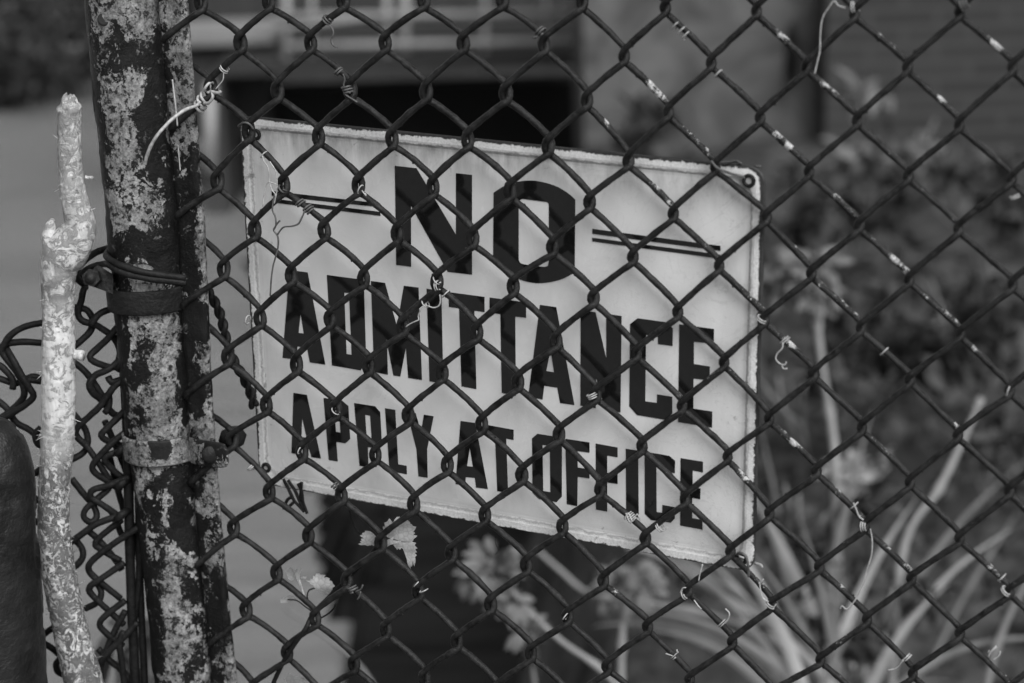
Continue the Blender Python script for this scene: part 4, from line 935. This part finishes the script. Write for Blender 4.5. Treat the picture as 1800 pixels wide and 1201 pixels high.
# ------------------------------------------------------------------ twisted tie wires
def coil(b, px, py, ang, n, rw=.0008, R0=.0046, off=0.0, pitch=None, tight=True):
    c = FP.hit(px, py, off); t = (FP.ex * math.cos(R(ang)) - FP.ez * math.sin(R(ang))); s = FP.n.cross(t).normalized(); pt = pitch or rw * 2.4; pts = []
    m = int(n * 18)
    for i in range(m + 1):
        th = 2 * math.pi * i / 18 + 1.0; pts.append(c + t * (pt * (i / 18 - n / 2)) + (FP.n * math.cos(th) + s * math.sin(th)) * R0 * (1 + .06 * math.sin(th * .7)))
    b.tube(pts, rw, 6, True); return pts
def tail(b, path, rw=.0007, off=.006):
    b.tube(spline([FP.hit(p[0], p[1], p[2] if len(p) > 2 else off) for p in path], .0012), rw, 6, True, .15, None, 300)
TIES = [  # px, py, slope of the strand (degrees below horizontal to the right), turns, pale?, strand behind?, tails
 (394, 121, -48, 2, 1, 0, [[(393, 128), (392, 140), (385, 150), (379, 157)]]),
 (1188, 45, 40, 1.1, 1, 1, []), (1199, 54, 40, 1.1, 1, 1, []), (1207, 62, 40, 1.2, 1, 1, []), (1263, 130, 38, 1.1, 1, 1, []),
 (465, 272, 38, 1, 1, 1, [[(461, 274), (464, 284), (470, 292), (473, 305), (474, 318), (470, 322), (466, 334), (463, 350), (462, 363)], [(474, 284), (484, 300), (487, 318), (486, 340), (482, 358)], [(472, 320), (480, 322), (488, 325)], [(474, 322), (478, 334), (484, 342), (483, 352)]]),
 (497, 331, -45, 1.3, 0, 0, [[(483, 340), (480, 356), (479, 370), (484, 382), (485, 396), (481, 405), (488, 415), (489, 432), (485, 450), (480, 468), (477, 490), (475, 520)], [(481, 405), (486, 395), (492, 388)]]),
 (528, 357, 42, 1.7, 0, 1, []), (543, 368, 42, 2.6, 0, 1, [[(536, 370), (530, 384), (524, 394), (512, 398), (498, 400), (488, 412)]]),
 (634, 333, 20, 1, 1, 0, [[(636, 335), (640, 340), (644, 345), (642, 340)]]),
 (768, 492, -40, 1.2, 1, 0, []), (769, 502, -10, 2.2, 1, 0, []), (748, 533, -38, 1.3, 1, 0, [[(752, 538), (762, 541), (771, 538), (774, 530), (773, 518)], [(742, 540), (738, 548), (735, 556), (736, 562), (728, 566), (720, 570), (713, 575)]]),
 (785, 517, 38, 1.1, 1, 1, []), (576, 34, -45, 2.3, 0, 0, [[(578, 44), (584, 50), (586, 60), (582, 70), (586, 80), (593, 84)]]),
 (596, 126, 40, 1.6, 0, 1, [[(603, 130), (606, 140), (604, 150), (608, 158), (616, 164)]]), (611, 158, 70, 3.0, 0, 0, [[(606, 165), (612, 170), (622, 176), (628, 180)]]),
 (951, 56, 35, 2.4, 0, 1, [[(944, 64), (940, 67), (938, 65)]]), (1339, 561, -60, 2.0, 1, 0, []),
 (1380, 598, 40, 1.8, 1, 1, [[(1376, 602), (1375, 612), (1366, 622), (1364, 632), (1372, 640), (1380, 641), (1382, 636)], [(1374, 640), (1377, 648), (1384, 648)]]),
 (1555, 618, 38, 1.1, 1, 1, []), (1041, 696, 60, 2.6, 1, 0, []), (1108, 909, 38, 4.2, 1, 1, [[(1098, 914), (1104, 902), (1112, 916), (1120, 904), (1126, 918)], [(1100, 902), (1108, 918), (1118, 910)]]),
 (1160, 926, -42, 2.2, 1, 0, [[(1163, 934), (1170, 932), (1172, 927)]]), (734, 1026, 38, 1, 1, 0, []), (745, 1038, 60, .8, 1, 0, []), (995, 1083, 30, 1.1, 1, 0, []),
 (1203, 1045, -30, 1.4, 1, 0, [[(1196, 1042), (1200, 1034), (1206, 1033)], [(1220, 1055), (1228, 1066), (1233, 1071)], [(1228, 1022), (1230, 1010), (1235, 992)]]),
 (1270, 1096, 38, 2.0, 1, 1, [[(1274, 1096), (1280, 1088), (1282, 1078), (1275, 1070)]]), (1187, 1152, 38, 1.4, 1, 1, [[(1190, 1148), (1190, 1142)], [(1182, 1153), (1170, 1149)]]),
 (1355, 1062, -60, 2.2, 1, 0, [[(1351, 1058), (1342, 1052), (1337, 1038), (1336, 1026), (1342, 1018)]]), (1502, 889, 40, 1.2, 1, 1, [[(1500, 884), (1505, 895), (1510, 908), (1518, 914)]]),
 (1518, 925, -10, 2.6, 1, 0, [[(1530, 930), (1533, 950), (1532, 975), (1525, 1000), (1518, 1025), (1507, 1048), (1498, 1062), (1488, 1071), (1480, 1065), (1477, 1070)]]),
 (1594, 1156, 40, 2.0, 1, 1, [[(1588, 1160), (1580, 1170), (1572, 1176), (1560, 1178)]]), (1762, 1015, 38, 1.2, 1, 1, []), (1768, 1039, -50, 2.0, 1, 0, []),
 (1745, 1142, 38, 1.2, 1, 1, [[(1738, 1155), (1740, 1148), (1748, 1142), (1752, 1138)], [(1746, 1160), (1756, 1152), (1758, 1145)]]), (1773, 687, 10, 1.0, 1, 0, []), (443, 822, 38, 2.0, 1, 1, []),
 (590, 722, -50, 1.1, 1, 0, []), (528, 791, 20, .8, 1, 0, []), (1500, 12, -10, 1.5, 1, 0, [[(1486, 14), (1474, 10), (1466, 2), (1458, 12), (1446, 32), (1442, 60), (1441, 90), (1436, 112), (1432, 130)]]),
 (436, 562, 5, .9, 1, 0, []), (620, 1035, 60, 2.4, 0, 0, [[(625, 1040), (634, 1036), (638, 1028)], [(634, 1040), (632, 1048), (628, 1054)]]), (593, 855, 40, 3.2, 0, 1, []), (1785, 345, 60, 1.5, 1, 1, []), (1695, 8, -30, 2.5, 0, 0, [])]
for (px, py, ang, n_, pale, back, tl) in TIES:
    b = MB(); coil(b, px, py, ang, n_, .0006 if pale else .0009, .0040, -.003 if back else .003, .0018 if pale else .0024)
    for t_ in tl: tail(b, t_, .0006 if pale else .0008)
    b.build("wire_tie", MAT['tie'] if pale else MAT['tied'], FENCE)
# heavy pale tie that ends in a long curved tail lying over the post
b = MB(); zf = .034
tail(b, [(255, 289, .05), (258, 275, .052), (266, 255, .053), (278, 236, .052), (295, 217, .045), (312, 202, .036), (328, 192, .026), (345, 186, .014), (352, 178, .012)], .0016)
coil(b, 352, 186, -40, 1.3, .0014, .0052, .002, .004); coil(b, 358, 176, -40, 1.6, .0013, .0055, .002, .005); coil(b, 368, 153, 30, 1.2, .0013, .005, .002, .003)
tail(b, [(372, 160, .008), (374, 170, .01), (368, 180, .01), (358, 182, .008)], .0014); tail(b, [(372, 161, .008), (379, 163, .01), (385, 163, .01), (388, 160, .01)], .0015)
o = b.build("wire_tie", MAT['tie'], FENCE)
b = MB(); tail(b, [(303, 140, .012), (306, 165, .012), (309, 190, .012), (312, 222, .012)], .0008); tail(b, [(313, 255, .012), (315, 280, .010), (317, 300, .010)], .0006); b.build("wire_tie", MAT['tie'], FENCE)
# the wires that hold the sign
def sbw(path, rw=.0011, mat='tied', nm='hanging_wire'):
    b = MB(); P_ = spline([FP.hit(x, y, o_) for x, y, o_ in path], .0015); b.tube(P_, rw, 7, True, .15, None, 200)
    me = b.build(nm, MAT[mat]); me.parent = sroot; M_ = Matrix.Translation(sroot.location) @ sroot.rotation_euler.to_matrix().to_4x4(); me.data.transform(M_.inverted()); return me
sbw([(1250, 283, .004), (1262, 296, .006), (1285, 305, 0), (1310, 313, -.008), (1318, 317, -.012), (1316, 322, -.018)])
sbw([(1268, 288, -.006), (1290, 284, -.01), (1303, 288, -.01)]); sbw([(1262, 286, -.004), (1285, 284, -.008), (1295, 283, -.008), (1304, 288, -.008)], .0008); sbw([(1326, 292, -.012), (1338, 293, -.012)])
sbw([(1300, 978, -.014), (1296, 974, .0), (1304, 972, .004), (1312, 980, .004), (1315, 995, .004), (1316, 1014, .002)], .0012)
sbw([(1327, 990, -.014), (1337, 993, -.013), (1340, 998, -.012)], .0012, 'tie'); sbw([(1299, 978, -.006), (1308, 981, -.006)], .0009, 'tie')
sbw([(419, 222, 0), (428, 216, .006), (438, 218, .006), (446, 228, .002)], .0010)
sbw([(449, 411, -.004), (441, 414, -.008), (436, 411, -.008), (440, 407, -.006), (444, 412, -.006)], .0009)
# rope of twisted wire behind the mesh, left of the sign
TW = spline([Vector((x, y, 0)) for x, y in ((366, 512), (378, 532), (388, 556), (395, 585), (402, 612), (412, 636), (428, 664), (440, 690), (447, 715))], 2.0)
for ph in (0, math.pi):
    pts = []
    for i, q in enumerate(TW):
        th = i * .30 + ph; pts.append(FP.hit(q.x + 4.6 * math.cos(th) * .9, q.y - 2.0 * math.cos(th), -.016 + .0024 * math.sin(th)))
    b = MB(); b.tube(pts, .0027, 8, True, .1, None, 150); me = b.build("twisted_wire", MAT['left']); me.parent = sroot
    me.data.transform((Matrix.Translation(sroot.location) @ sroot.rotation_euler.to_matrix().to_4x4()).inverted())
for path in ([(498, 842), (508, 862), (517, 880), (526, 890), (535, 900)], [(506, 844), (518, 862), (526, 880), (534, 896)], [(524, 850), (530, 864), (533, 884), (540, 903)], [(515, 884), (508, 890), (502, 887), (506, 878), (512, 874)], [(530, 848), (529, 865), (529, 880)]):
    sbw([(x, y, -.026) for x, y in path], .0016, 'left', 'twisted_wire')

# ------------------------------------------------------------------ the vine with its few jagged leaves
a = Mt("vine_leaf", rough=.55, spec=.35)
v1 = a.n('ShaderNodeTexVoronoi'); v1.feature = 'DISTANCE_TO_EDGE'; v1.inputs['Scale'].default_value = 230; a.l(a.coord(), v1.inputs['Vector'])
cell = a.ramp(v1.outputs['Distance'], 0, .12, .72, 1.0)
a.set(a.math('MULTIPLY', cell, a.ramp(a.noise(60, 4), .3, .7, .30, .50)), None, v1.outputs['Distance'], .0004, .4)
LEAF = a.m
vine = thing("vine", FP.hit(600, 1300), 'thin dark vine climbing the mesh with small jagged pale leaves', 'vine')
def jag(poly_, sx, sy, sc_, off, bend, nm="leaf"):
    pl = [(sx + x / sc_, sy + y / sc_) for x, y in poly_]; cx = sum(p[0] for p in pl) / len(pl); cy = sum(p[1] for p in pl) / len(pl)
    def P3(x, y): r2 = ((x - cx) ** 2 + (y - cy) ** 2); return FP.hit(x, y, off - bend * r2 / 900 + .0010 * math.sin(x * .12) + .0008 * math.sin(y * .16))
    loops = [[Vector((x, y, 0)) for x, y in pl]]
    b = MB(); pl2 = []
    for i, (x, y) in enumerate(pl):
        x2, y2 = pl[(i + 1) % len(pl)]; pl2 += [(x, y), ((x + x2) / 2, (y + y2) / 2)]
    inner = [(x + (cx - x) * .0, y) for x, y in pl2]
    tr = tessellate_polygon([[Vector((x, y, 0)) for x, y in pl2]])
    V_ = [Vector((x, y, 0)) for x, y in pl2]; T = [list(t) for t in tr]
    for _ in range(2):
        nt_ = []; mid_ = {}
        def md(i, j):
            k_ = (min(i, j), max(i, j))
            if k_ not in mid_: mid_[k_] = len(V_); V_.append((V_[i] + V_[j]) / 2)
            return mid_[k_]
        for a_, b_, c_ in T:
            x_, y_, z_ = md(a_, b_), md(b_, c_), md(c_, a_); nt_ += [[a_, x_, z_], [x_, b_, y_], [z_, y_, c_], [x_, y_, z_]]
        T = nt_
    b.add([P3(v.x, v.y) for v in V_], T); return b.build(nm, LEAF, vine)
jag([(640, 490), (625, 390), (655, 395), (648, 335), (690, 320), (725, 268), (750, 300), (780, 335), (800, 290), (835, 250), (880, 240), (876, 268), (935, 240), (925, 262), (962, 262), (1040, 330), (1036, 350), (1065, 360), (1080, 385), (1132, 395), (1110, 440), (1085, 470), (1110, 490), (1085, 520), (1146, 530), (1120, 560), (1090, 580), (1085, 600), (1060, 625), (960, 620), (860, 600), (760, 570), (700, 560)], 600, 880, 8.578, -.009, .0028)
jag([(780, 560), (900, 560), (1040, 600), (1080, 625), (1128, 640), (1105, 672), (1150, 722), (1112, 732), (1140, 780), (1108, 790), (1138, 826), (1112, 850), (1120, 900), (1102, 995), (1085, 960), (1076, 900), (1070, 985), (1045, 1000), (1046, 1050), (1025, 1010), (1000, 965), (985, 880), (950, 780), (925, 725), (905, 715), (885, 745), (865, 722), (842, 745), (820, 715), (790, 680), (775, 620)], 600, 880, 8.578, -.011, .0025)
jag([(562, 602), (520, 540), (475, 490), (430, 462), (360, 455), (352, 480), (315, 490), (318, 512), (278, 530), (335, 570), (290, 580), (310, 602), (280, 618), (302, 640), (248, 655), (300, 675), (355, 668), (400, 688), (420, 675), (440, 680), (470, 668), (480, 692), (520, 650)], 600, 880, 8.578, -.010, .002)
jag([(538, 438), (572, 420), (590, 460), (606, 508), (580, 490)], 600, 880, 8.578, -.009, 0)
jag([(672, 615), (700, 590), (760, 560), (790, 540), (780, 600), (900, 610), (900, 635), (800, 650), (740, 670), (680, 705)], 600, 880, 8.578, -.007, 0)
jag([(712, 628), (690, 590), (655, 575), (630, 545), (578, 520), (650, 522), (650, 492), (690, 500), (688, 450), (720, 455), (735, 418), (780, 415), (800, 430), (880, 438), (850, 475), (900, 470), (942, 492), (930, 515), (975, 530), (985, 565), (1022, 605), (985, 625), (980, 655), (930, 722), (850, 710), (760, 665)], 470, 960, 8.578, -.013, .002)
jag([(400, 380), (440, 340), (520, 338), (500, 380), (488, 420), (490, 530), (522, 640), (512, 668), (470, 560), (430, 470)], 470, 960, 8.578, -.014, .001)
jag([(285, 400), (300, 350), (350, 318), (392, 350), (402, 400), (412, 450), (400, 505), (362, 525), (312, 490)], 470, 960, 8.578, -.018, -.001)
jag([(500, 475), (545, 460), (595, 465), (575, 490), (520, 488)], 470, 960, 8.578, -.013, 0)
jag([(188, 790), (225, 800), (260, 770), (330, 735), (400, 760), (440, 800), (380, 822), (300, 850), (205, 858)], 470, 960, 8.578, -.02, .001)
jag([(300, 1175), (330, 1150), (350, 1165), (400, 1172), (420, 1190), (380, 1215), (310, 1210)], 400, 800, 2.995, -.016, .001)
b = MB()
b.tube(spline([FP.hit(x, y, o_) for x, y, o_ in ((669, 955, -.006), (640, 988, -.008), (612, 1016, -.010), (584, 1044, -.010), (557, 1071, -.006), (545, 1088, 0), (538, 1104, .006), (524, 1124, .006), (505, 1152, .005), (490, 1180, 0), (478, 1215, 0), (470, 1300, 0))], .003), .0022, 8, True, .15, None, 120)
b.build("main_stem", MAT['left'], vine)
def thin(path, rw=.0007, m_=None):
    b = MB(); b.tube(spline([FP.hit(x, y, o_) for x, y, o_ in path], .002), rw, 6); b.build("tendril", m_ or MAT['left'], vine)
thin([(614, 897, -.006), (618, 912, -.008), (624, 926, -.01), (632, 938, -.011)], .0009); thin([(545, 1062, -.012), (540, 1050, -.013), (543, 1038, -.013), (553, 1034, -.013)])
thin([(550, 1072, -.01), (538, 1058, -.013), (532, 1040, -.014), (526, 1020, -.014)], .0011, LEAF); thin([(550, 1076, -.012), (536, 1066, -.015), (522, 1056, -.018), (506, 1054, -.02)], .0006)
thin([(563, 1087, -.006), (575, 1080, -.008), (586, 1070, -.008), (590, 1062, -.006)], .0009); thin([(870, 942, -.006), (871, 955, -.008), (876, 968, -.01), (870, 975, -.01)], .0003)
thin([(669, 957, -.006), (676, 953, -.009), (686, 953, -.011), (700, 953, -.012)], .0010, LEAF)

# ------------------------------------------------------------------ render settings
sc.render.engine = 'CYCLES'
